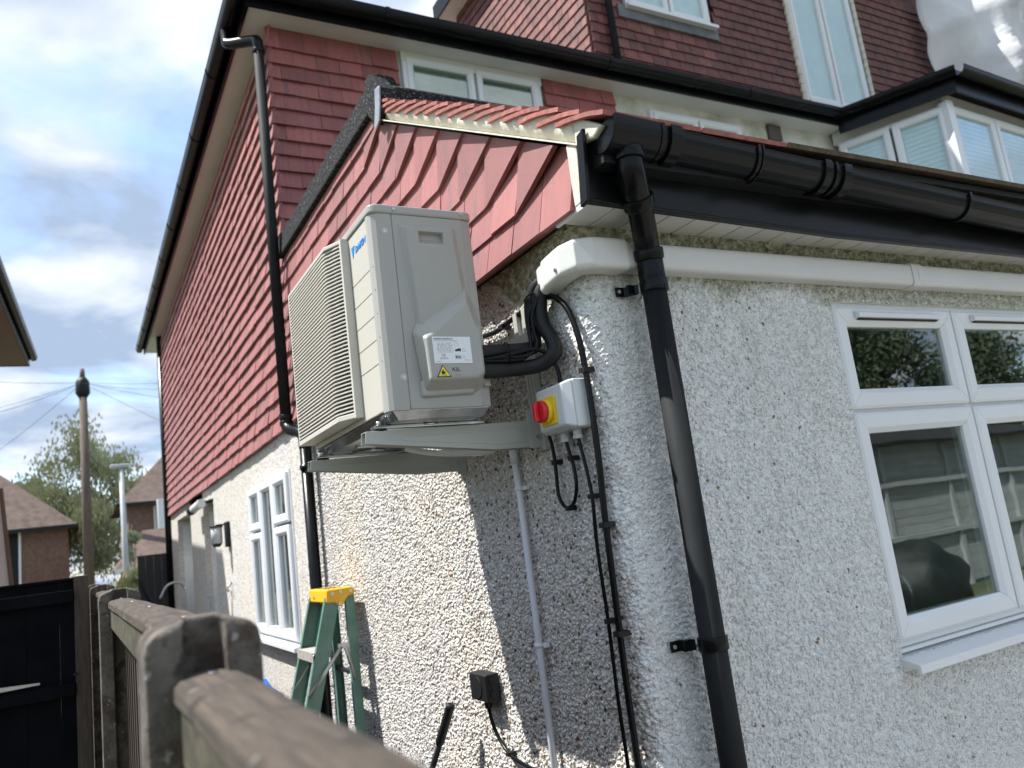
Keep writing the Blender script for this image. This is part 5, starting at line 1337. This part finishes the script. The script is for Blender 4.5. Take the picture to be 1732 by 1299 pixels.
# telegraph pole and wires
tpn = thing('telegraph_pole', (-.86,30,GZ), 'brown wooden telegraph pole with dark cap against the cloudy sky', 'telegraph pole')
part(MB().tube([(-.845,30,GZ),(-.89,30,7.0)], [.19,.13], 14), 'pole', M['pole'], tpn)
part(MB().tube([(-.888,30,6.55),(-.888,30,6.72),(-.89,30,7.15),(-.89,30,7.3)], [.14,.24,.22,.12], 12), 'terminal_box', M['matt_black'], tpn)
part(MB().tube([(-.89,30,7.25),(-.89,30,7.62)], [.10,.07], 8), 'finial', M['pole'], tpn)
wires = thing('overhead_wires', (-.89,30,7.1), 'thin overhead wires fanning out from the telegraph pole', 'wires')
for (ex, ey, ez) in ((-8,24,6.9),(-9,34,6.3),(-6,18,3.3),(-7,40,4.5),(6,26,6.9),(7,31,6.3),(3.2,16,4.2),(8,40,5)):
    A = Vector((-.89,30,7.1)); B = Vector((ex,ey,ez)); pts = [A.lerp(B, t/12)-Vector((0,0,1))*.35*math.sin(math.pi*t/12) for t in range(13)]
    part(MB().tube(pts, .007, 5), 'wire', M['matt_black'], wires)
lpst = thing('lamp_post', (.05,25,GZ), 'slim pale lamp post with an orange band behind the fence', 'lamp post')
part(MB().tube([(.075,25,GZ),(.02,25,3.35)], [.10,.065], 12), 'post', M['lamp_grey'], lpst)
part(MB().tube([(.062,25,-.28),(.06,25,.0)], .26, 12), 'band', M['orange'], lpst)
part(MB().box((-.28,24.9,3.3),(.25,25.1,3.42)), 'lamp_head', M['lamp_grey'], lpst, .03)

# trees
def tree(name, base, h, crown, n, leafsize, label, m='leaf', droop=0, seed=1, gap=.0, trunk_r=.25):
    rn = random.Random(seed); t = thing(name, base, label, 'tree'); b = Vector(base)
    tr = MB(); ends = []
    tr.tube([b, b+Vector((.05,0,h*.35)), b+Vector((-.05,.1,h*.75))], [trunk_r, trunk_r*.7, trunk_r*.25], 8)
    blobs = []
    for i in range(crown[3]):
        a = rn.uniform(0, 2*math.pi); rr = math.sqrt(rn.random()); zf = rn.uniform(.28, 1.0); wz = math.sin(min(1, (1.12-zf)*1.5)*math.pi/2)
        c = b+Vector((math.cos(a)*rr*crown[0]*wz, math.sin(a)*rr*crown[1]*wz, h*zf)); blobs.append((c, rn.uniform(.35,.8)*crown[2]))
        tr.tube([b+Vector((0,0,h*rn.uniform(.25,.6))), (b+c)/2+Vector((0,0,h*.22)), c], [trunk_r*.3, trunk_r*.16, .015], 5)
    part(tr, 'trunk', M['bark'], t)
    V = []; Fc = []
    for i in range(n):
        c, r = blobs[rn.randrange(len(blobs))]
        g = Vector((rn.gauss(0,.5), rn.gauss(0,.5), rn.gauss(0,.45)))
        p = c+g*r
        if droop: p.z -= droop*rn.random()**2*r*1.2
        u = Vector((rn.uniform(-1,1), rn.uniform(-1,1), rn.uniform(-1,1))).normalized(); v = u.orthogonal().normalized(); s = leafsize*rn.uniform(.6,1.4)
        if droop: u = Vector((u.x*.4,u.y*.4,-1)).normalized(); v = u.orthogonal().normalized()
        o = len(V); V += [tuple(p-u*s), tuple(p+v*s*.5), tuple(p+u*s), tuple(p-v*s*.5)]; Fc.append((o,o+1,o+2,o+3))
    me = bpy.data.meshes.new('crown'); me.from_pydata(V, [], Fc); me.materials.append(M[m])
    o = bpy.data.objects.new('crown', me); col.objects.link(o); o.parent = t; o.location = -b
    return t
tree('willow_tree', (-.55,50,GZ), 10.6, (3.3,3,1.35,40), 17000, .12, 'pale green drooping tree behind the telegraph pole', 'leaf', 1.2, 2)
tree('willow_tree', (-3.6,54,GZ), 8.0, (2.7,2.6,1.3,22), 8500, .12, 'lower pale green tree left of the telegraph pole, behind the brick house roof', 'leaf', 1.0, 5)
tree('shrub', (-.1,20,GZ), 1.9, (.75,.75,.5,12), 3500, .06, 'leafy green shrub behind the lamp post', 'leaf', .4, 9, trunk_r=.05)
tree('shrub', (.35,26,GZ), 3.4, (.35,.35,.35,9), 900, .07, 'tall wispy shrub growing in front of the red brick house', 'leaf', .2, 12, trunk_r=.04)
# garden behind the viewer, seen only in the window glass
tree('garden_tree', (16.5,-12,GZ), 6.6, (2.9,2.4,1.2,30), 26000, .065, 'dark garden tree mirrored in the upper window panes', 'leaf_dark', 0, 21)
tree('garden_tree', (22.5,-12,GZ), 5.6, (2.9,2.4,1.2,30), 24000, .065, 'second dark garden tree mirrored at the right of the window', 'leaf_dark', 0, 22)
tree('garden_tree', (19.5,-15,GZ), 6.9, (3.0,2.6,1.3,24), 11000, .13, 'third dark garden tree mirrored at the left of the window', 'leaf_dark', 0, 23)
sh = thing('garden_shed', (11,-7,GZ), 'grey clapboard garden shed mirrored in the lower window panes', 'shed')
z_ = GZ+.05; 
while z_ < .5: part(MB().prism([(-6.02,z_),(-6.0,z_),(-6.0,z_+.115),(-6.012,z_+.115)], 0, 7.2, 15.6), 'cladding_board', M['shed'], sh); z_ += .12
part(MB().box((7.2,-9,GZ),(15.6,-6.03,.5)), 'shed_wall', M['shed'], sh)
part(MB().prism([(-9.2,1.0),(-5.8,.5),(-5.8,.55),(-9.2,1.06)], 0, 7.0, 15.8), 'roof', M['felt'], sh)
for zq in (-.9,-.1): part(MB().box((7.2,-5.99,zq),(15.6,-5.94,zq+.07)), 'batten', M['lamp_grey'], sh)
for xq in (9.2,10.8,12.4,14.0): part(MB().box((xq,-6.05+.03,GZ),(xq+.08,-5.96,.5)), 'batten', M['lamp_grey'], sh)
cv = thing('covered_barbecue', (8.0,-4.6,GZ), 'dark green weatherproof cover over garden furniture mirrored in the window', 'furniture cover')
blob((7.7,-4.6,-1.3), (.60,.45,.55), 8, M['fabric'], cv, 'cover')
for o in list(bpy.data.objects):
    if o.type == 'MESH' and o.parent is None and 'kind' not in o.keys() and 'label' not in o.keys():
        print('ORPHAN', o.name)
# shared group phrases for repeated things
GR = {'downpipe': 'black downpipes on the house walls', 'gutter': 'black gutters along the eaves', 'willow_tree': 'pale trees behind the telegraph pole',
      'garden_tree': 'garden trees mirrored in the window', 'brick_house': 'brick houses down the road', 'shrub': 'shrubs beyond the side gate'}
for o in bpy.data.objects:
    if o.parent is None and 'label' in o.keys():
        k = o.name.split('.')[0]
        if k in GR: o['group'] = GR[k]
